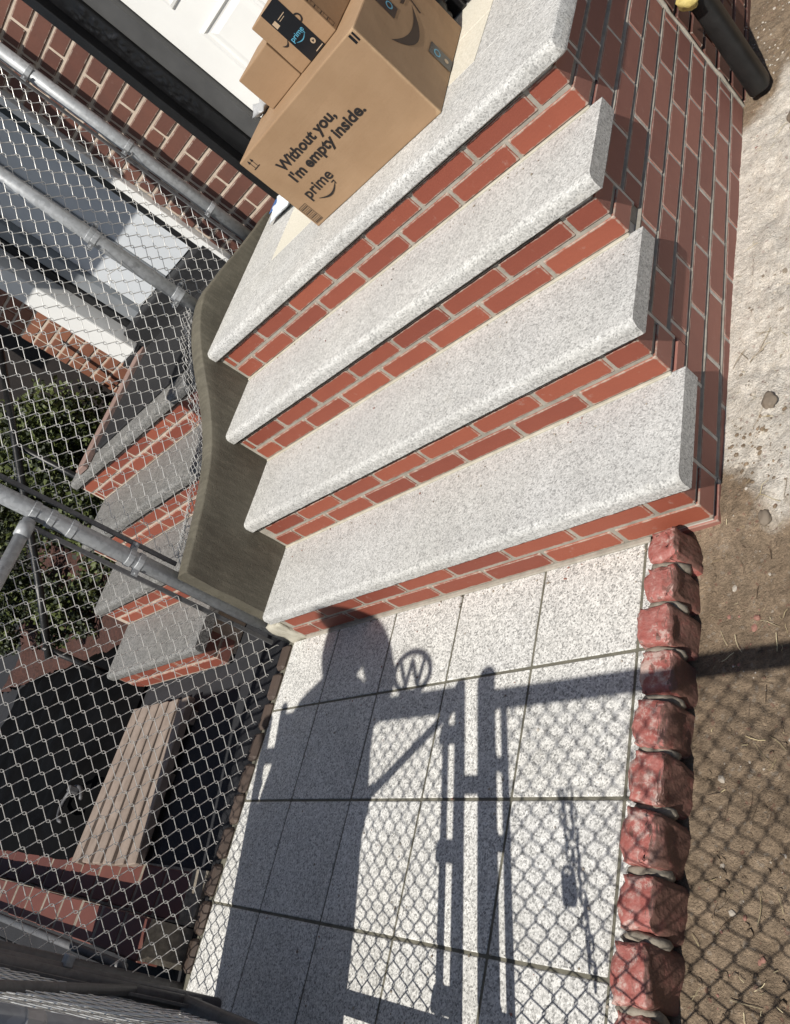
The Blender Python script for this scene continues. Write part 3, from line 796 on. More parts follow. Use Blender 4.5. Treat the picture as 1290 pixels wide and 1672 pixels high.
# thick wrinkled paint on the storm frame
bm = bmesh.new(); g = []
for j in range(90):
    row = []
    for i in range(14):
        z = 1.12 + 0.62 * j / 89; x = -1.503 + 0.076 * i / 13
        e = min(1, min(i, 13 - i) / 2) * min(1, min(j, 89 - j) / 14)
        p = Vector((x * 34, z * 26, 0)); h = abs(noise.fractal(p, 0.7, 2.2, 4)) * 0.011 * e
        row.append(bm.verts.new((x, HY + 0.0295 - h, z)))
    g.append(row)
for j in range(89):
    for i in range(13): bm.faces.new((g[j][i], g[j][i + 1], g[j + 1][i + 1], g[j + 1][i]))
link('wrinkled_paint', bm2me(bm, 'paint', True), house, (0, 0, 0), 'black_paint')
solid('threshold', house, -1.504, -0.432, HY - 0.02, HY + 0.13, LAND + 0.0005, LAND + 0.055, 'black_paint', 0.006, 2)
door = link('door', None, house, (-0.93, HY + 0.08, LAND))
solid('door_leaf', door, -1.342, -0.512, HY + 0.075, HY + 0.115, LAND + 0.06, 2.90, 'white_paint', 0.002)
solid('kick_plate', door, -1.30, -0.53, HY + 0.068, HY + 0.0745, LAND + 0.07, LAND + 0.20, 'white_paint', 0.001)
def door_panel(x0, x1, z0, z1, y):
    bm = bmesh.new()
    rect = lambda e, d: [bm.verts.new(p) for p in ((x0 + e, y - d, z0 + e), (x1 - e, y - d, z0 + e), (x1 - e, y - d, z1 - e), (x0 + e, y - d, z1 - e))]
    rings = [rect(0, 0), rect(0.004, 0.007), rect(0.014, 0.009), rect(0.020, 0.002), rect(0.030, 0.001), rect(0.052, 0.008)]
    for a, b in zip(rings, rings[1:]):
        for k in range(4): bm.faces.new((a[k], a[(k + 1) % 4], b[(k + 1) % 4], b[k]))
    bm.faces.new(rings[-1]); bmesh.ops.recalc_face_normals(bm, faces=bm.faces[:])
    link('panel', bm2me(bm), door, (0, 0, 0), 'white_paint')
for px0, px1 in ((-1.225, -0.965), (-0.885, -0.625)):
    for pz0, pz1 in ((1.405, 2.05), (2.13, 2.75), (LAND + 0.25, 1.30)):
        door_panel(px0, px1, pz0, pz1, HY + 0.0745)

# neighbour's front: door, white casing, pier
nb = thing('neighbour_house', (-2.9, 1.7, 0), 'neighbouring house front with grey white door, white casing and brick pier', 'house')
def nb_part(n, *a, **k): return solid(n, nb, *a, **k)
nb_part('white_trim', -2.035, -1.988, HY - 0.02, HY + 0.10, LAND - 0.02, 3.0, 'white_paint', 0.004, 2)
nb_part('dark_jamb', -2.13, -2.037, HY + 0.03, HY + 0.10, LAND, 3.0, 'black_paint', 0.003)
nd = link('door', None, nb, (-2.5, HY + 0.1, 0.86))
solid('door_leaf', nd, -2.80, -2.125, HY + 0.090, HY + 0.13, 0.862, 2.9, 'door_grey', 0.002)
solid('door_stile', nd, -2.50, -2.47, HY + 0.078, HY + 0.089, 0.862, 2.9, 'frame_grey', 0.002)
nb_part('door_frame', -2.90, -2.802, HY + 0.05, HY + 0.13, 0.80, 3.0, 'frame_grey', 0.004)
nb_part('dark_jamb', -2.962, -2.902, HY + 0.04, HY + 0.13, LAND, 3.0, 'black_paint', 0.003)
nb_part('door_step', -2.95, -2.0, HY - 0.02, HY + 0.14, LAND - 0.02, 0.858, 'black_mat', 0.01, 2)
nb_part('white_casing', -3.145, -2.965, HY - 0.05, HY + 0.10, 0.765, 3.0, 'white_paint', 0.008, 2)
nb_part('casing_foot', -3.150, -2.960, HY - 0.06, HY + 0.10, 0.69, 0.763, 'black_mat', 0.008, 2)
pr = link('brick_pier', None, nb, (-3.3, HY, 0.6))
solid('mortar_bed', pr, -3.54, -3.15, HY + 0.005, HY + 0.2, 0.60, 2.3, 'mortar_old')
for c in range(22):
    z = 0.62 + c * 0.0708; xs = [-3.147, -3.147 - (0.105 if c % 2 else 0.2125)]
    xs += [xs[-1] - (0.2125 if c % 2 else 0.1), -3.545]
    for b, a in zip(xs, xs[1:]):
        if b - a > 0.03: piece('brick', pr, a + 0.006, b - 0.006, HY, HY + 0.08, z + 0.006, z + 0.0648, 'brick_tan', 0.004, 0.002, 0.01)
nb_part('front_wall', -9.0, -3.55, HY + 0.15, HY + 0.5, -0.3, 4.2, 'stucco')
nb_part('upper_wall', -3.55, -1.99, HY + 0.14, HY + 0.5, -0.02, 4.2, 'stucco')
nb_part('door_canopy', -3.75, -1.74, 0.74, HY + 0.13, 2.40, 2.52, 'white_paint', 0.01, 2)

# neighbour's stoop of the same build
YB = YS[:]; YS = [-0.03, 0.235, 0.50, 0.77]
stoop_b = stoop('weathered granite and brick stoop beyond the wire fence beside the slatted boards', -3.12, -1.80, 'brick', 'granite_old', 'mortar_old', -2.17, 'neighbour_stoop')
me = slab_me(-3.12, -1.773, YS[3] - 0.017, HY - 0.002, LAND, TH, 0.02, False, 5); set_sharp(me, 35)
link('landing_slab', me, stoop_b, (0, 0, 0), 'granite_old')
YS = YB
tag(solid('door_mat', None, -2.84, -1.83, 0.845, HY - 0.07, LAND + 0.0005, LAND + 0.012, 'black_mat', 0.004), 'black rubber mat covering the neighbouring landing', 'mat')
tag(solid('board', None, -2.955, -2.855, 0.76, HY - 0.07, LAND + 0.0005, LAND + 0.03, 'wood_pink', 0.004), 'pinkish board lying along the edge of the black mat', 'board')

# ------------------------------------------------------------------ neighbour's yard
deck = thing('slatted_boards', (-2.6, -0.5, 0), 'weathered brown slatted boards lying on the dark neighbouring paving', 'boards')
for k in range(6):
    x = -2.96 + k * 0.113
    o = piece('slat', deck, x, x + 0.080, -0.845 + 0.004 * k, -0.165, 0.012, 0.048, 'wood', 0.004, 0.002, 0.004)
    o.rotation_euler[2] = -0.03 + 0.03 * k
for y in (-0.75, -0.50, -0.24): piece('batten', deck, -2.95, -2.34, y - 0.03, y + 0.03, -0.013, 0.011, 'wood', 0.003)
def sheet():  # black sheet laid where the yard lies in deep shade
    bm = bmesh.new(); nx, ny = 60, 46
    g = []
    for j in range(ny + 1):
        row = []
        for i in range(nx + 1):
            x = -5.6 + 2.56 * i / nx; y = -0.84 + 1.16 * j / ny
            e = min(1, min(i, nx - i) / 5) * min(1, min(j, ny - j) / 5)
            z = 0.006 + e * (0.05 + 0.07 * abs(noise.fractal(Vector((x * 1.7, y * 2.1, 2)), 0.9, 2, 3)))
            row.append(bm.verts.new((x, y, z)))
        g.append(row)
    for j in range(ny):
        for i in range(nx): bm.faces.new((g[j][i], g[j][i + 1], g[j + 1][i + 1], g[j + 1][i]))
    o = link('shade_sheet', bm2me(bm, 'sheet', True), None, (0, 0, 0), 'shade_black')
    tag(o, 'black sheet standing in for deep shade over the neighbouring yard beside the slatted boards', 'shade_sheet')
sheet()
hk = thing('garden_hose', (-2.95, -0.66, 0.05), 'short grey hose end curling on the black sheet', 'hose')
pipe('hose', hk, [(-3.10 + 0.10 * cos(a), -0.62 + 0.08 * sin(a), 0.10 + 0.02 * a / 5) for a in [0.3 + 0.45 * k for k in range(11)]], 0.009, 'galv_dark', 10)
link('nozzle', box_me(0.03, 0.03, 0.05, 0.006, 2), hk, (-3.10, -0.56, 0.12), 'galv_dark')
# low front wall of the neighbour
lw = thing('low_brick_wall', (-3.0, -1.0, 0), 'low red brick wall with soldier coping in front of the black sheet', 'wall')
solid('mortar_bed', lw, -5.2, -1.772, -1.088, -0.972, -0.2, 0.135, 'mortar_dirty')
solid('mortar_bed', lw, -5.2, -1.772, -0.968, -0.802, -0.2, 0.003, 'mortar_dirty')
for k in range(16):
    x = -1.775 - k * 0.2125
    piece('brick', lw, x - 0.190, x, -1.092, -0.970, 0.06, 0.138, 'brick_dark', 0.006, 0.003, 0.015)
    x -= 0.1
    piece('brick', lw, x - 0.190, x, -0.964, -0.806, -0.06, 0.007, 'brick_dark', 0.006, 0.003, 0.015)
ng = thing('added_shade_panel', (-1.95, -1.17, 0), 'added dark sheet metal panel shading the neighbouring paving beside the corner post', 'gate')
solid('panel', ng, -2.17, -1.775, -1.178, -1.172, 0.05, 1.36, 'galv_dark', 0.001)  # panel added to shade the paving strip and the low wall
for x in (-2.165, -1.78): pipe('frame_post', ng, [(x, -1.175, -0.02), (x, -1.175, 1.38)], 0.016, 'galv_dark', 10)
for z in (0.06, 1.36): pipe('frame_rail', ng, [(-2.165, -1.175, z), (-1.78, -1.175, z)], 0.014, 'galv_dark', 10)
# planting bed and shrubs beyond the neighbour's stoop
def bed():
    bm = bmesh.new(); g = []
    for j in range(40):
        row = []
        for i in range(50):
            x = -6.2 + 3.05 * i / 49; y = 0.25 + 1.49 * j / 39
            h = 0.02 + 0.30 * min(1, max(0, (y - 0.2) / 1.0)) * min(1, (x + 6.2) / 0.4)
            h += 0.05 * noise.fractal(Vector((x * 5, y * 5, 1)), 0.8, 2, 4)
            row.append(bm.verts.new((x, y, max(h, -0.02))))
        g.append(row)
    for j in range(39):
        for i in range(49): bm.faces.new((g[j][i], g[j][i + 1], g[j + 1][i + 1], g[j + 1][i]))
    struct(link('planting_bed', bm2me(bm, 'bed', True), None, (0, 0, 0), 'mulch'))
bed()
def shrub(x, y, z, rx, ry, rz, n, seed, label, mats=('leaf', 'leaf_dark')):
    t = thing('shrub', (x, y, z), label, 'shrub', 'shrubs in the neighbouring planting bed')
    r = random.Random(seed); bm = bmesh.new(); cl = []
    for k in range(38):
        a = r.random() * 6.28; el = r.uniform(-0.2, 1.3); q = r.uniform(0.45, 0.95)
        cl.append((Vector((cos(a) * cos(el) * rx * q, sin(a) * cos(el) * ry * q, rz * (0.35 + 0.6 * sin(el) * q))), r.uniform(0.10, 0.24) * max(rx, rz)))
    for k in range(n):
        c, s = r.choice(cl)
        d = Vector((r.gauss(0, 1), r.gauss(0, 1), r.gauss(0, 1))).normalized() * s * r.random() ** 0.4
        p = c + d; L = r.uniform(0.022, 0.042); w = L * 0.42
        q = Vector((r.gauss(0, 1), r.gauss(0, 1), r.gauss(0, .8))).normalized(); e = q.cross(Vector((r.gauss(0, 1), r.gauss(0, 1), 1))).normalized()
        f = q.cross(e) * L * 0.15
        v = [bm.verts.new(p), bm.verts.new(p + q * L * .5 + e * w + f), bm.verts.new(p + q * L), bm.verts.new(p + q * L * .5 - e * w + f)]
        fc = bm.faces.new(v); fc.material_index = 0 if r.random() < 0.6 else 1
    me = bm2me(bm, 'foliage'); me.materials.append(MT[mats[0]]); me.materials.append(MT[mats[1]])
    link('foliage', me, t, (x, y, z))
    bm = bmesh.new()
    for k in range(9):
        c, s = cl[k]
        tube(bm, [(0, 0, -0.1), c * 0.35 + Vector((0.02, 0.01, 0)), c], 0.01, 6, rs=[0.014, 0.010, 0.005])
    link('stem', bm2me(bm, 'stem', True), t, (x, y, z), 'bark')
shrub(-3.85, 1.28, 0.22, 0.46, 0.34, 0.92, 8000, 1, 'bushy green shrub against the neighbouring brick pier')
shrub(-4.75, 1.15, 0.15, 0.6, 0.45, 0.95, 6500, 2, 'dark green shrub farther along the mulch bed from the brick pier', ('leaf_dark', 'leaf'))
shrub(-4.40, 1.30, 0.42, 0.45, 0.32, 0.95, 6000, 7, 'tall pale green shrub between the bushy and the dark shrub')
shrub(-5.2, 0.62, 0.10, 0.55, 0.35, 0.60, 4500, 8, 'dark spreading shrub at the far end of the black sheet', ('leaf_dark', 'leaf'))
shrub(-3.52, 0.86, 0.16, 0.30, 0.30, 0.50, 3600, 3, 'small olive green shrub beside the weathered neighbouring stoop')
shrub(-4.25, 0.50, 0.05, 0.45, 0.24, 0.42, 3200, 4, 'sparse low shrub at the front edge of the mulch bed', ('leaf_dark', 'leaf'))
hr = thing('handrail', (-3.3, 0.3, 0), 'black iron handrail beside the weathered neighbouring stoop', 'handrail')
pipe('rail', hr, [(-3.30, -0.02, 0.42), (-3.30, 0.30, 0.62), (-3.30, 0.90, 1.02), (-3.30, 1.4, 1.35)], 0.019, 'black_plastic')
pipe('post', hr, [(-3.30, 0.02, -0.02), (-3.30, 0.02, 0.47)], 0.016, 'black_plastic')
pipe('post', hr, [(-3.30, 0.9, 0.1), (-3.30, 0.9, 1.0)], 0.016, 'black_plastic')

# ------------------------------------------------------------------ wire fence left of the walk and stoop
FX = -1.728
lf = thing('side_fence', (FX, 0.2, 0), 'galvanised chain link fence between the walkway and the neighbouring yard', 'fence')
pipe('post', lf, [(FX, 0.02, -0.1), (FX, 0.02, 2.05)], 0.028, 'galv', 20)
pipe('post', lf, [(FX, 1.05, 0.6), (FX, 1.05, 2.05)], 0.0265, 'galv', 20)
pipe('post', lf, [(FX, 1.515, 0.6), (FX, 1.515, 2.05)], 0.026, 'galv', 20)
pipe('post', lf, [(FX, -1.14, -0.05), (FX, -1.14, 1.08)], 0.026, 'galv_dark', 20)
pipe('top_rail', lf, [(FX, -1.12, 0.985), (FX, -0.015, 0.985)], 0.0205, 'galv', 18)
pipe('rail_cup', lf, [(FX, -0.075, 0.985), (FX, -0.03, 0.985)], 0.0245, 'galv', 18)
pipe('top_rail', lf, [(FX, 0.03, 1.99), (FX, 1.5, 1.99)], 0.0205, 'galv', 18)
for z in (0.985, 0.93, 0.86, 0.655, 0.62): band('clamp_band', lf, (FX, 0.02, z), (0, 0, 1), 0.0315, 0.022, 'galv', (0, -1, 0) if z in (0.985, 0.62) else (0, 1, 0) if z == .655 else None)
for z in (0.90, 0.885, 1.235, 1.255, 1.75): band('clamp_band', lf, (FX, 1.05, z), (0, 0, 1), 0.030, 0.020, 'galv', (0, -1, 0) if z in (1.235, .885) else (0, 1, 0) if z in (1.255, .9) else None)
for z in (0.93, 1.30, 1.70): band('clamp_band', lf, (FX, 1.515, z), (0, 0, 1), 0.0295, 0.020, 'galv', (0, -1, 0))
for y, z0, z1 in ((-0.032, 0.06, 1.0), (0.072, 0.50, 1.95)):
    solid('tension_bar', lf, FX - 0.004, FX + 0.004, y - 0.008, y + 0.008, z0, z1, 'galv_dark', 0.001)
solid('tension_bar', lf, FX - 0.003, FX + 0.003, 1.455, 1.470, 0.76, 1.95, 'galv_dark', 0.001)
chainlink('wire_mesh', lf, (FX + 0.004, -1.12, 0), (0, 1, 0), 1.095, 0.028, 0.985, (1, 0, 0), au=0.0285, warp=0.010)
chainlink('wire_mesh', lf, (FX - 0.004, 0.07, 0), (0, 1, 0), 1.40, 0.47, 1.99, (1, 0, 0), au=0.031, warp=0.010, keep=lambda u, z: z > str_top(u + 0.07) - 0.045)
# loose hem of mesh bunched against the outside of the curb
bm = bmesh.new()
for q in range(7):
    pts = []
    for k in range(70):
        y = 0.10 + 0.92 * k / 69
        zz = str_top(y) + 0.004 * q * sin(q * 2 + y * 3) + 0.010 * ((k + q) % 2) - 0.006 * (q % 3)
        pts.append(Vector((FX + 0.005 + 0.004 * sin(q * 1.7 + k * .3), y, zz)))
    _wire(bm, pts, 0.0014, 4)
link('mesh_hem', bm2me(bm, 'hem', True), lf, (0, 0, 0), 'wire')
wt = bmesh.new()
for (y, z) in ((0.99, 1.19), (0.985, 1.12), (1.46, 1.28), (0.95, 0.98)):
    tube(wt, [(FX + 0.01, y + 0.06, z + 0.01), (FX + 0.012, y + 0.02, z - 0.005), (FX + 0.012, y - 0.05, z + 0.02), (FX + 0.01, y - 0.09, z - 0.012)], 0.0016, 5)
link('wire_tie', bm2me(wt, 'tie', True), lf, (0, 0, 0), 'wire')

# ------------------------------------------------------------------ front fence and gate (behind and below the camera)
FY = -1.14
ff = thing('front_fence', (0.5, FY, 0), 'galvanised chain link front fence along the pavement, right of the gate', 'fence')
pipe('post', ff, [(-0.403, FY, -0.1), (-0.403, FY, 1.150)], 0.031, 'galv', 20)
bm = bmesh.new(); bmesh.ops.create_uvsphere(bm, u_segments=16, v_segments=8, radius=0.031); 
for v in bm.verts: v.co.z *= 0.9
link('post_cap', bm2me(bm, 'cap', True), ff, (-0.400, FY, 1.152), 'galv')
pipe('post', ff, [(1.75, FY, -0.1), (1.75, FY, 1.12)], 0.028, 'galv', 20)
pipe('top_rail', ff, [(-0.38, FY, 1.075), (1.74, FY, 1.075)], 0.0225, 'galv', 16)
solid('tension_bar', ff, -0.355, -0.333, FY - 0.004, FY + 0.004, 0.06, 1.06, 'galv_dark', 0.001)
for z in (0.86, 0.63, 0.20): band('clamp_band', ff, (-0.400, FY, z), (0, 0, 1), 0.032, 0.028, 'galv', (1, 0, 0))
for z in (0.86, 0.63, 0.20): link('bolt', box_me(0.035, 0.022, 0.026, 0.004), ff, (-0.350, FY, z), 'galv')
chainlink('wire_mesh', ff, (-0.345, FY + 0.002, 0), (1, 0, 0), 2.07, 0.05, 1.075, (0, 1, 0), au=0.0268, warp=0.010)

gt = thing('wire_gate', (-0.95, FY, 0), 'chain link gate with tube frame and round letter W ornament on its top rail', 'gate')
GX0, GX1 = -1.385, -0.497
pipe('frame_post', gt, [(GX1, FY, 0.10), (GX1, FY, 1.145)], 0.0195, 'galv', 16)
pipe('frame_post', gt, [(GX0, FY, 0.10), (GX0, FY, 1.175)], 0.0195, 'galv_dark', 16)
pipe('top_rail', gt, [(GX0, FY, 1.095), (GX1, FY, 1.095)], 0.030, 'galv_dark', 16)
pipe('bottom_rail', gt, [(GX0, FY, 0.142), (GX1, FY, 0.142)], 0.021, 'galv_dark', 16)
pipe('brace', gt, [(GX1 - 0.01, FY + 0.005, 1.075), (GX0 + 0.01, FY + 0.005, 0.30)], 0.0125, 'galv_dark', 12)
solid('tension_bar', gt, -0.560, -0.537, FY - 0.004, FY + 0.004, 0.13, 1.07, 'galv_dark', 0.001)
solid('tension_bar', gt, -1.335, -1.325, FY - 0.004, FY + 0.004, 0.13, 1.07, 'galv_dark', 0.001)
for z in (0.97, 0.60, 0.215):
    link('clamp', box_me(0.070, 0.04, 0.030, 0.006), gt, (-0.536, FY, z), 'galv')
link('latch', box_me(0.085, 0.03, 0.03, 0.006, 2), gt, (-0.462, FY, 0.80), 'galv')
chainlink('wire_mesh', gt, (GX0 + 0.02, FY - 0.003, 0), (1, 0, 0), GX1 - GX0 - 0.06, 0.14, 1.09, (0, 1, 0), au=0.0235, warp=0.012)
orn = link('ornament', None, gt, (-0.70, FY, 1.232))
bm = bmesh.new(); R0 = 0.080
tube(bm, [(-0.70 + R0 * cos(a * pi / 20), FY, 1.232 + R0 * 1.06 * sin(a * pi / 20)) for a in range(40)], 0.0095, 8, closed=True)
link('ring', bm2me(bm, 'ring', True), orn, (0, 0, 0), 'galv_dark')
bm = bmesh.new()
WP = [(-0.054, 0.050), (-0.026, -0.056), (0.0, 0.050), (0.026, -0.056), (0.054, 0.050)]
for (a, b), (c, d) in zip(WP, WP[1:]): tube(bm, [(-0.70 + a, FY, 1.232 + b), (-0.70 + c, FY, 1.232 + d)], 0.0085, 8)
link('letter', bm2me(bm, 'w', True), orn, (0, 0, 0), 'galv_dark')
hp = thing('hinge_post', (-1.47, FY, 0), 'thin galvanised post holding the gate hinges', 'post')
pipe('tube', hp, [(-1.475, FY, -0.1), (-1.475, FY, 1.12)], 0.024, 'galv_dark', 16)
for z in (0.30, 0.95): link('hinge', box_me(0.11, 0.03, 0.045, 0.006, 2), hp, (-1.43, FY, z), 'galv_dark')
for z in (0.45, 0.78): link('clip', box_me(0.035, 0.03, 0.022, 0.004, 2), hp, (-1.47, FY + 0.03, z), 'galv')
# short run of mesh between hinge post and corner
pl_ = thing('fence_infill', (-1.6, FY, 0), 'narrow chain link strip between hinge post and corner post', 'fence')
chainlink('wire_mesh', pl_, (-1.715, FY, 0), (1, 0, 0), 0.25, 0.04, 0.99, (0, 1, 0), warp=0.008)
pipe('bottom_rail', pl_, [(-1.745, FY + 0.03, 0.185), (-3.6, FY + 0.03, 0.185)], 0.014, 'galv_dark', 10)
# chain and padlock hanging on the front fence
ch = thing('chain', (-0.165, FY + 0.02, 0.5), 'doubled steel chain hanging on the front fence mesh', 'chain')
def chain_links():
    k = 0
    for s, z0, z1, dx in ((-1, 0.745, 0.56, 0.012), (1, 0.745, 0.30, 0.013)):
        z = z0; 
        while z > z1:
            t = (0.745 - z) / 0.45
            x = -0.178 + t * 0.028 + s * dx * (1 - 0.5 * t) + 0.003 * sin(k * 2.1)
            bm = bmesh.new(); pts = []
            for a in range(14):
                q = 2 * pi * a / 14; pts.append((0.0075 * cos(q), 0.0, (0.010 if sin(q) > 0 else -0.010) + 0.0075 * sin(q)))
            tube(bm, pts, 0.0028, 6, closed=True)
            o = link('chain_link', bm2me(bm, 'link', True), ch, (x, FY + 0.015, z), 'galv_dark')
            o.rotation_euler = (0, random.uniform(-.2, .2), (k % 2) * pi / 2 + random.uniform(-.3, .3)); k += 1
            z -= 0.0255
chain_links()
pk = thing('padlock', (-0.185, FY + 0.02, 0.50), 'dark padlock hanging from the doubled chain', 'padlock')
link('lock_body', box_me(0.036, 0.020, 0.060, 0.006, 2), pk, (-0.186, FY + 0.018, 0.500), 'black_plastic')
pipe('shackle', pk, [(-0.186 + 0.015 * cos(a), FY + 0.018, 0.535 + 0.022 * sin(a)) for a in [pi * k / 10 for k in range(11)]], 0.004, 'galv', 8)

# ------------------------------------------------------------------ downspout and rag
ds = thing('downspout', (0.07, 1.58, 0), 'black plastic downspout leaning with its end on the soil beside the old side wall', 'downspout')
def dspipe():
    bm = bmesh.new(); rings = []
    for z in (-0.040, -0.034, 0.0, 0.10, 0.5, 1.3):
        ring = []
        for k in range(24):
            a = 2 * pi * k / 24
            ca, sa = cos(a), sin(a); e = 0.55
            x = 0.032 * math.copysign(abs(ca) ** e, ca); y = 0.039 * math.copysign(abs(sa) ** e, sa)
            sc = 0.95 if z < -0.038 else 1.0
            ring.append(bm.verts.new((0.066 + x * sc, 1.535 + 0.17 * (z + 0.04) + y * sc, z)))
        rings.append(ring)
    for a, b in zip(rings, rings[1:]):
        for k in range(24): bm.faces.new((a[k], a[(k + 1) % 24], b[(k + 1) % 24], b[k]))
    bm.faces.new(rings[0][::-1]); bm.faces.new(rings[-1])
    me = bm2me(bm, 'spout', True); set_sharp(me, 60)
    return link('spout', me, ds, (0, 0, 0), 'black_plastic')
dspipe()
bm = bmesh.new(); bmesh.ops.create_icosphere(bm, subdivisions=3, radius=0.03)
for v in bm.verts: v.co += noise.noise_vector(v.co * 45) * 0.014; v.co.z *= 0.9
tag(link('rag', bm2me(bm, 'rag', True), None, (0.062, 1.525, 0.318), 'yellow'), 'crumpled yellow rag wedged beside the black downspout', 'rag')

# ------------------------------------------------------------------ parcels on the landing
FA = Vector((-0.965, 0.994, LAND)); FB = Vector((-0.364, 0.966, LAND)); FC = Vector((-0.415, 1.440, LAND)); FD = FA + (FC - FB)
def cardbox(name, A, B, C_, D_, h, label, bevel=0.004, lean=(0, 0)):
    base = (A + B + C_ + D_) / 4
    t = thing(name, (base.x, base.y, A.z), label, 'box')
    bm = bmesh.new(); lo = [bm.verts.new(p) for p in (A, B, C_, D_)]
    hi = [bm.verts.new(p + Vector((lean[0], lean[1], h))) for p in (A, B, C_, D_)]
    bm.faces.new(lo[::-1]); bm.faces.new(hi)
    for k in range(4): bm.faces.new((lo[k], lo[(k + 1) % 4], hi[(k + 1) % 4], hi[k]))
    bmesh.ops.recalc_face_normals(bm, faces=bm.faces[:])
    bmesh.ops.bevel(bm, geom=bm.edges[:], offset=bevel, segments=2, affect='EDGES', profile=0.5)
    bmesh.ops.subdivide_edges(bm, edges=[e for e in bm.edges if e.calc_length() > 0.05], cuts=9, use_grid_fill=True)
    cc = (A + C_) / 2 + Vector((0, 0, h / 2)); sd_ = A.x * 7 + h * 31
    for v in bm.verts:
        d_ = cc - v.co
        v.co += d_.normalized() * (0.0022 * abs(noise.noise(v.co * 11 + Vector((sd_, 0, 0)))) + 0.004 * max(0, noise.noise(v.co * 6 + Vector((0, sd_, 0))) - 0.25))
    b = link('carton', bm2me(bm), t, (0, 0, 0), 'card')
    return t, b
big, bigc = cardbox('cardboard_box', FA, FB, FC, FD, 0.300, 'large cardboard box with printed slogan, standing on the landing')
def frame(o, ux, n, off=0.0007):
    """place flat print: local x along ux, local y up, lifted off the face along n"""
    ux = Vector(ux).normalized(); n = Vector(n).normalized(); up = n.cross(ux)
    M = Matrix.Identity(4)
    for i in range(3): M[i][0] = ux[i]; M[i][1] = up[i]; M[i][2] = n[i]; M[i][3] = o[i] + n[i] * off
    return M
FUX = (FB - FA).normalized(); FN = FUX.cross(Vector((0, 0, 1))).normalized()
M_front = frame(FA, FUX, FN); RUX = (FC - FB).normalized(); RN = RUX.cross(Vector((0, 0, 1))).normalized(); M_right = frame(FB, RUX, RN)
def print_mesh(name, parent, M, polys, mat):
    bm = bmesh.new()
    for p in polys:
        bm.faces.new([bm.verts.new(M @ Vector((a, b, 0))) for a, b in p])
    return link(name, bm2me(bm), parent, (0, 0, 0), mat)
def text(name, parent, M, s, x, y, width, height, mat, bold=0.0, spacing=1.0):
    c = bpy.data.curves.new('txt', 'FONT'); c.body = s; c.size = 1.0; c.offset = bold; c.space_character = spacing; c.fill_mode = 'FRONT'
    c.resolution_u = 4
    t = bpy.data.objects.new('tmp', c); COL.objects.link(t)
    dg = bpy.context.evaluated_depsgraph_get(); dg.update()
    me = bpy.data.meshes.new_from_object(t.evaluated_get(dg)); bpy.data.objects.remove(t)
    xs = [v.co.x for v in me.vertices]; x0, x1 = min(xs), max(xs)
    sx = width / (x1 - x0)
    for v in me.vertices: v.co = M @ Vector((x + (v.co.x - x0) * sx, y + v.co.y * height, 0))
    me.materials.clear()
    return link(name, me, parent, (0, 0, 0), mat)
def rect(x0, x1, y0, y1): return [(x0, y0), (x1, y0), (x1, y1), (x0, y1)]
def smile(x0, x1, y, depth, th, n=18):
    """curved swoosh, thin at the left tip and fuller to the right, with its arrow head"""
    up, lo = [], []
    for k in range(n + 1):
        t = k / n; x = x0 + (x1 - x0) * t
        yy = y - depth * sin(pi * (t * 0.92 + 0.04)) + depth * 0.12 * t
        w = th * sin(pi * min(1, t * 0.9 + 0.06)) ** 0.8
        up.append((x, yy + w * .5)); lo.append((x, yy - w * .5))
    polys = [[lo[k], lo[k + 1], up[k + 1], up[k]] for k in range(n)]
    L = x1 - x0
    ax, ay = x1 + L * 0.03, y + depth * 0.12
    polys.append([(ax - L * 0.17, ay + L * 0.05), (ax - L * 0.14, ay + L * 0.015), (ax + L * 0.0, ay + L * 0.02), (ax + L * 0.01, ay + L * 0.06)])
    polys.append([(ax + L * 0.01, ay + L * 0.06), (ax - L * 0.025, ay + L * 0.03), (ax - L * 0.05, ay - L * 0.09), (ax - L * 0.03, ay - L * 0.12)])
    return polys
text('printed_text', bigc, M_front, 'Without you,', 0.088, 0.1885, 0.285, 0.047, 'ink', 0.032, 0.99)
text('printed_text', bigc, M_front, "I'm empty inside.", 0.090, 0.1425, 0.362, 0.047, 'ink', 0.032, 0.99)
text('printed_text', bigc, M_front, 'prime', 0.072, 0.0800, 0.132, 0.050, 'ink', 0.018)
print_mesh('printed_mark', bigc, M_front, smile(0.098, 0.188, 0.066, 0.020, 0.0065), 'ink')
# printed strip of boxes in the corner
pp = []
def outline(x0, x1, y0, y1, w=0.0014): return [rect(x0, x1, y0, y0 + w), rect(x0, x1, y1 - w, y1), rect(x0, x0 + w, y0 + w, y1 - w), rect(x1 - w, x1, y0 + w, y1 - w)]
pp += outline(0.008, 0.044, 0.012, 0.083)
for k in range(11): pp.append(rect(0.011, 0.041, 0.0155 + k * 0.006, 0.0155 + k * 0.006 + (0.0012 if k % 3 else 0.003)))
print_mesh('printed_mark', bigc, M_front, pp, 'ink_brown')
# two up arrows over a bar
pp = [rect(0.022, 0.052, 0.254, 0.2565)]
for x in (0.030, 0.044): pp += [rect(x - 0.001, x + 0.001, 0.2565, 0.280), [(x - 0.0055, 0.277), (x + 0.0055, 0.277), (x, 0.288)]]
print_mesh('printed_mark', bigc, M_front, pp, 'ink')
# end of the tape wrapped over the upper right corner
print_mesh('tape_end', bigc, M_front, [rect(0.5875, 0.5935, 0.268, 0.294), rect(0.575, 0.583, 0.268, 0.294)], 'tape')
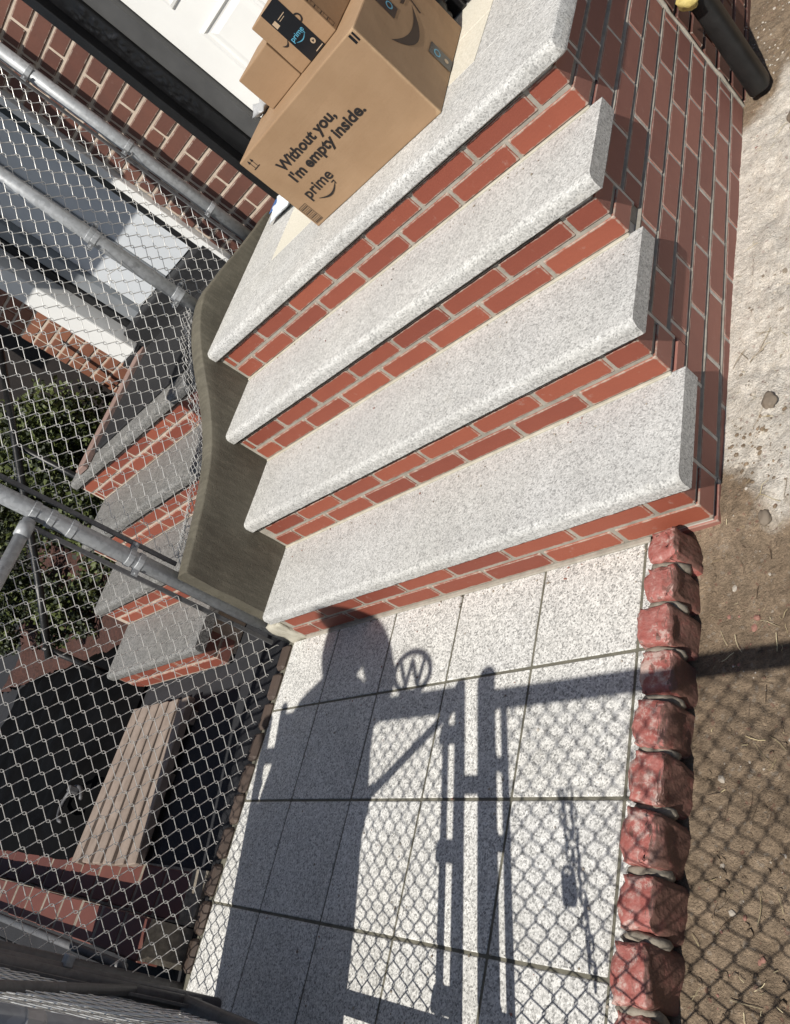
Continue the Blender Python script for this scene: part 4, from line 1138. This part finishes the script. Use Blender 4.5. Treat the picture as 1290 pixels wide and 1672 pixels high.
# right side: big curved mark and two strips of black tape
def bigsmile():
    # crescent running from lower left, bowing down, up to the right, with its arrow head
    # pts in side coordinates (along depth, up)
    lo, up = [], []
    P0, P1, P2 = Vector((0.100, 0.196)), Vector((0.185, 0.060)), Vector((0.335, 0.172))
    Q1 = Vector((0.215, 0.118))
    n = 20
    for k in range(n + 1):
        t = k / n
        a = P0 * (1 - t) ** 2 + P1 * 2 * t * (1 - t) + P2 * t * t; b = P0 * (1 - t) ** 2 + Q1 * 2 * t * (1 - t) + P2 * t * t
        lo.append(tuple(a)); up.append(tuple(b))
    polys = [[lo[k], lo[k + 1], up[k + 1], up[k]] for k in range(n)]
    polys.append([(0.290, 0.205), (0.300, 0.195), (0.368, 0.192), (0.370, 0.206)])
    polys.append([(0.370, 0.206), (0.357, 0.193), (0.333, 0.142), (0.340, 0.138)])
    return polys
print_mesh('printed_mark', bigc, M_right, bigsmile(), 'ink_brown')
tp = print_mesh('tape', bigc, M_right, [rect(0.205, 0.262, 0.004, 0.084)], 'tape')
tp2 = print_mesh('tape', bigc, M_right, [rect(0.196, 0.254, 0.206, 0.296)], 'tape')
M_r2 = frame(FB, RUX, RN, 0.0012)
for yy in (0.058, 0.232):
    ringp = []
    for k in range(24):
        a0, a1 = 2 * pi * k / 24, 2 * pi * (k + 1) / 24
        ringp.append([(0.232 + 0.016 * cos(a0), yy + 0.012 * sin(a0)), (0.232 + 0.016 * cos(a1), yy + 0.012 * sin(a1)), (0.232 + 0.011 * cos(a1), yy + 0.008 * sin(a1)), (0.232 + 0.011 * cos(a0), yy + 0.008 * sin(a0))])
    print_mesh('printed_mark', bigc, M_r2, ringp, 'cyan')
print_mesh('printed_mark', bigc, M_r2, [[(0.236 + 0.009 * cos(a * pi / 6), 0.024 + 0.008 * sin(a * pi / 6)) for a in range(12)]], 'beige_print')
# smaller boxes on top
TZ = LAND + 0.3005
def rectbox(x0, x1, y0, y1, z, ang):
    c = Vector(((x0 + x1) / 2, (y0 + y1) / 2, z)); R = Matrix.Rotation(ang, 3, 'Z')
    return [c + R @ Vector((x - c.x, y - c.y, 0)) for x, y in ((x0, y0), (x1, y0), (x1, y1), (x0, y1))]
q = rectbox(-0.852, -0.697, 1.142, 1.33, TZ, radians(1.5))
b2, b2c = cardbox('cardboard_box', *q, 0.122, 'small plain cardboard box on top of the large box', 0.003)
q = rectbox(-0.692, -0.519, 1.145, 1.36, TZ, radians(1.0))
b3, b3c = cardbox('cardboard_box', *q, 0.172, 'small cardboard box with black tape band on top of the large box', 0.003)
u3 = (q[1] - q[0]).normalized(); n3 = u3.cross(Vector((0, 0, 1)))
M3 = frame(q[0], u3, n3); M3b = frame(q[0], u3, n3, 0.0013)
tp = print_mesh('tape', b3c, M3, [rect(0.052, 0.122, 0.001, 0.171)], 'tape')
text('printed_text', b3c, M3b, 'prime', 0.060, 0.066, 0.052, 0.021, 'cyan', 0.01)
print_mesh('printed_mark', b3c, M3b, smile(0.066, 0.106, 0.061, 0.009, 0.003), 'cyan')
print_mesh('printed_mark', b3c, M3b, [[(0.105 + 0.008 * cos(a * pi / 8), 0.031 + 0.008 * sin(a * pi / 8)) for a in range(16)]], 'beige_print')
M3c = frame(q[0], u3, n3, 0.0018)
print_mesh('printed_mark', b3c, M3c, [[(0.1025, 0.027), (0.110, 0.031), (0.1025, 0.035)]], 'ink')
print_mesh('printed_mark', b3c, M3b, [rect(0.056, 0.070, 0.118, 0.136), rect(0.078, 0.108, 0.130, 0.132), rect(0.078, 0.100, 0.124, 0.1255), rect(0.088, 0.118, 0.006, 0.0085)], 'beige_print')
print_mesh('printed_mark', b3c, M3, smile(0.026, 0.052, 0.083, 0.010, 0.006)[:-2], 'ink')
ringp = []
for k in range(12):
    a0, a1 = -pi / 2 + pi * k / 12, -pi / 2 + pi * (k + 1) / 12
    ringp.append([(0.1225 + 0.014 * cos(a0), 0.095 + 0.014 * sin(a0)), (0.1225 + 0.014 * cos(a1), 0.095 + 0.014 * sin(a1)), (0.1225 + 0.009 * cos(a1), 0.095 + 0.009 * sin(a1)), (0.1225 + 0.009 * cos(a0), 0.095 + 0.009 * sin(a0))])
print_mesh('printed_mark', b3c, M3, ringp, 'ink')
u4 = (q[2] - q[1]).normalized(); M4 = frame(q[1], u4, u4.cross(Vector((0, 0, 1))))
pp = []
for k in range(5): pp += outline(0.006, 0.022, 0.012 + k * 0.022, 0.034 + k * 0.022)
print_mesh('printed_mark', b3c, M4, pp, 'ink_brown')
# poly mailers stacked behind
def mailer(A, ux, uz, w, h, label, mat='mailer', seed=0, name='mailer'):
    bm = bmesh.new(); g = []; ux = Vector(ux).normalized(); uz = Vector(uz).normalized(); n = ux.cross(uz)
    for side in (1, -1):
        gg = []
        for j in range(13):
            row = []
            for i in range(17):
                a, b = i / 16, j / 12; e = min(1, min(i, 16 - i) / 3) * min(1, min(j, 12 - j) / 3)
                p = Vector(A) + ux * a * w + uz * b * h + n * side * (0.014 * e * (1 + 0.8 * noise.noise(Vector((a * 4, b * 4, seed)))) + 0.0005)
                p += n * 0.006 * noise.noise(Vector((a * 9, b * 7, seed + 4)))
                row.append(bm.verts.new(p))
            gg.append(row)
        for j in range(12):
            for i in range(16): bm.faces.new((gg[j][i], gg[j][i + 1], gg[j + 1][i + 1], gg[j + 1][i]))
    bmesh.ops.remove_doubles(bm, verts=bm.verts[:], dist=0.0012)
    bmesh.ops.recalc_face_normals(bm, faces=bm.faces[:])
    return tag(link(name, bm2me(bm, 'mailer', True), None, (0, 0, 0), mat), label, 'mailer')
mailer((-0.935, 1.355, TZ + 0.004), (1, 0.1, 0), (0, 0.25, 1), 0.20, 0.10, 'grey plastic mailer standing behind the small plain box', seed=2)
mailer((-0.945, 1.22, TZ + 0.012), (0.3, 1, 0), (-1, 0.2, 0.18), 0.14, 0.06, 'crumpled grey mailer poking out left of the small plain box', seed=5)
ev = mailer((-1.52, 1.43, LAND + 0.014), (1, -0.22, 0.06), (0.12, 1, 0.10), 0.19, 0.13, 'white and blue envelope on the landing left of the large box', 'paper', 8, 'envelope')
bm = bmesh.new(); bbox(bm, -1.49, -1.46, 1.45, 1.53, LAND + 0.036, LAND + 0.038)
link('blue_label', bm2me(bm), ev, (0, 0, 0), 'paper_blue')
# black bag slumped in the doorway corner
bm = bmesh.new(); bmesh.ops.create_icosphere(bm, subdivisions=4, radius=1)
for v in bm.verts:
    nrm = v.co.copy(); v.co = Vector((v.co.x * 0.12, v.co.y * 0.055, max(v.co.z, -0.8) * 0.11))
    v.co += nrm * 0.018 * noise.fractal(nrm * 3, 0.9, 2, 4)
tag(link('rubbish_bag', bm2me(bm, 'bag', True), None, (-0.56, 1.515, LAND + 0.093), 'black_plastic'), 'black plastic bag slumped behind the large box by the door', 'bag')

# ------------------------------------------------------------------ person standing outside the gate (seen mostly as a shadow)
def skinmesh(name, parent, V, E, mat, root=0, sub=2):
    bm = bmesh.new(); lay = bm.verts.layers.skin.verify(); vs = []
    for i, (p, r) in enumerate(V):
        v = bm.verts.new(p); v[lay].radius = (r, r) if isinstance(r, (int, float)) else r; v[lay].use_root = (i == root); vs.append(v)
    for a, b in E: bm.edges.new((vs[a], vs[b]))
    me = bpy.data.meshes.new(name); bm.to_mesh(me); bm.free()
    o = link(name, me, parent, (0, 0, 0), mat)
    o.modifiers.new('skin', 'SKIN').use_smooth_shade = True
    s = o.modifiers.new('sub', 'SUBSURF'); s.levels = sub; s.render_levels = sub
    return o
px, py = -1.04, -1.36
pn = thing('person', (px, py, -0.02), 'person in long dark coat and trousers standing outside the gate, hand raised to head', 'person')
hx = px + 0.015
V = [((px, py, 0.93), 0.13), ((px, py, 1.10), 0.125), ((px, py, 1.28), (0.15, 0.12)), ((px, py + .01, 1.43), (0.14, 0.10)), ((hx, py + .015, 1.52), 0.055), ((hx, py + .03, 1.60), 0.082), ((hx, py + .04, 1.69), 0.095), ((hx, py + .03, 1.77), 0.07),
     ((px - .19, py, 1.41), 0.06), ((px - .245, py + .02, 1.16), 0.05), ((px - .21, py + .08, 0.93), 0.04), ((px - .20, py + .11, 0.85), 0.036),
     ((px + .19, py, 1.41), 0.06), ((px + .285, py + .05, 1.42), 0.05), ((px + .19, py + .07, 1.62), 0.04), ((px + .12, py + .06, 1.74), 0.034),
     ((px - .10, py, 0.88), 0.10), ((px - .12, py + .02, 0.48), 0.068), ((px - .13, py - .02, 0.08), 0.05), ((px - .13, py + .12, 0.035), 0.04),
     ((px + .10, py, 0.88), 0.10), ((px + .12, py + .02, 0.48), 0.068), ((px + .13, py - .02, 0.08), 0.05), ((px + .13, py + .12, 0.035), 0.04),
     ((hx, py + .135, 1.665), 0.013)]
E_ = [(0, 1), (1, 2), (2, 3), (3, 4), (4, 5), (5, 6), (6, 7), (3, 8), (8, 9), (9, 10), (10, 11), (3, 12), (12, 13), (13, 14), (14, 15), (0, 16), (16, 17), (17, 18), (18, 19), (0, 20), (20, 21), (21, 22), (22, 23), (6, 24)]
skinmesh('body', pn, V, E_, 'skin')
def coat():
    rings = []; bm = bmesh.new()
    for z, dx, rx, ry in ((0.10, -.145, .225, .11), (0.30, -.15, .24, .115), (0.52, -.14, .255, .12), (0.80, -.085, .30, .125), (1.00, -.06, .30, .125), (1.20, -.035, .27, .125), (1.33, -.012, .245, .12), (1.42, 0, .18, .10), (1.47, .005, .10, .08), (1.51, .01, .075, .07)):
        rings.append([bm.verts.new((px + dx + rx * cos(2 * pi * k / 28) * (1 + 0.05 * noise.noise(Vector((k * 1.3, z * 4, 0)))), py + ry * sin(2 * pi * k / 28) * (1 + 0.08 * noise.noise(Vector((k * 1.3, z * 4, 5)))), z)) for k in range(28)])
    for p, q in zip(rings, rings[1:]):
        for k in range(28): bm.faces.new((p[k], p[(k + 1) % 28], q[(k + 1) % 28], q[k]))
    bm.faces.new(rings[0][::-1])
    link('coat', bm2me(bm, 'coat', True), pn, (0, 0, 0), 'cloth')
coat()
skinmesh('sleeve', pn, [((px - .12, py, 1.38), 0.08), ((px - .20, py, 1.36), 0.082), ((px - .245, py + .02, 1.16), 0.068), ((px - .21, py + .06, 0.94), 0.05)], [(0, 1), (1, 2), (2, 3)], 'cloth')
skinmesh('sleeve', pn, [((px + .10, py, 1.39), 0.08), ((px + .18, py, 1.40), 0.085), ((px + .265, py + .04, 1.415), 0.075), ((px + .185, py + .06, 1.60), 0.070), ((px + .115, py + .06, 1.72), 0.055)], [(0, 1), (1, 2), (2, 3), (3, 4)], 'cloth')
VT = [((px, py, 0.92), 0.16), ((px - .11, py, 0.80), 0.135), ((px - .13, py + .02, 0.48), 0.10), ((px - .135, py - .02, 0.06), 0.085), ((px + .11, py, 0.80), 0.135), ((px + .13, py + .02, 0.48), 0.10), ((px + .135, py - .02, 0.06), 0.085)]
skinmesh('trousers', pn, VT, [(0, 1), (1, 2), (2, 3), (0, 4), (4, 5), (5, 6)], 'denim')
for s in (-1, 1):
    bm = bmesh.new(); bmesh.ops.create_uvsphere(bm, u_segments=14, v_segments=10, radius=1)
    for v in bm.verts: v.co = Vector((v.co.x * 0.05, v.co.y * 0.14, max(v.co.z, -0.5) * 0.06))
    link('shoe', bm2me(bm, 'shoe', True), pn, (px + s * 0.135, py + 0.05, 0.011), 'black_plastic')
bm = bmesh.new(); bmesh.ops.create_uvsphere(bm, u_segments=20, v_segments=14, radius=1)
for v in bm.verts:
    v.co = Vector((v.co.x * 0.145 + 0.032, v.co.y * 0.12 - 0.02, v.co.z * 0.15))
    if v.co.y > 0.04 and v.co.z < 0.05: v.co.y = 0.04
    v.co += noise.noise_vector(v.co * 20) * 0.006
link('hair', bm2me(bm, 'hair', True), pn, (hx, py + 0.035, 1.715), 'hair')
for s in (-1, 1):
    bm = bmesh.new(); bmesh.ops.create_uvsphere(bm, u_segments=10, v_segments=8, radius=0.011)
    link('eye', bm2me(bm, 'eye', True), pn, (hx + s * 0.032, py + 0.124, 1.69), 'white_paint')
# fingers: raised hand on the brow, other hand hanging
def hand(base, d, side, curl):
    base = Vector(base); d = Vector(d).normalized(); side = Vector(side).normalized(); n = d.cross(side)
    for f, (o, L) in enumerate(((-0.030, 0.066), (-0.010, 0.078), (0.010, 0.074), (0.030, 0.058))):
        p0 = base + side * o + d * 0.035
        link_pts = [p0 - d * 0.03, p0, p0 + d * L * .45 + n * curl * .012, p0 + d * L * .8 + n * curl * .030, p0 + d * L * .95 + n * curl * .046]
        pipe('finger', pn, link_pts, 0.008, 'skin', 8, rs=[0.009, 0.009, 0.0085, 0.0078, 0.0055])
    t0 = base - side * 0.034
    pipe('thumb', pn, [t0, t0 - side * 0.02 + d * 0.02, t0 - side * 0.022 + d * 0.05], 0.009, 'skin', 8, rs=[0.011, 0.010, 0.007])
hand((px + .105, py + .065, 1.755), (-0.80, 0.25, 0.35), (0.2, 1, 0.0), 0.6)
hand((px - .195, py + .115, 0.835), (0.1, 0.35, -0.9), (1, 0, 0.1), 0.8)
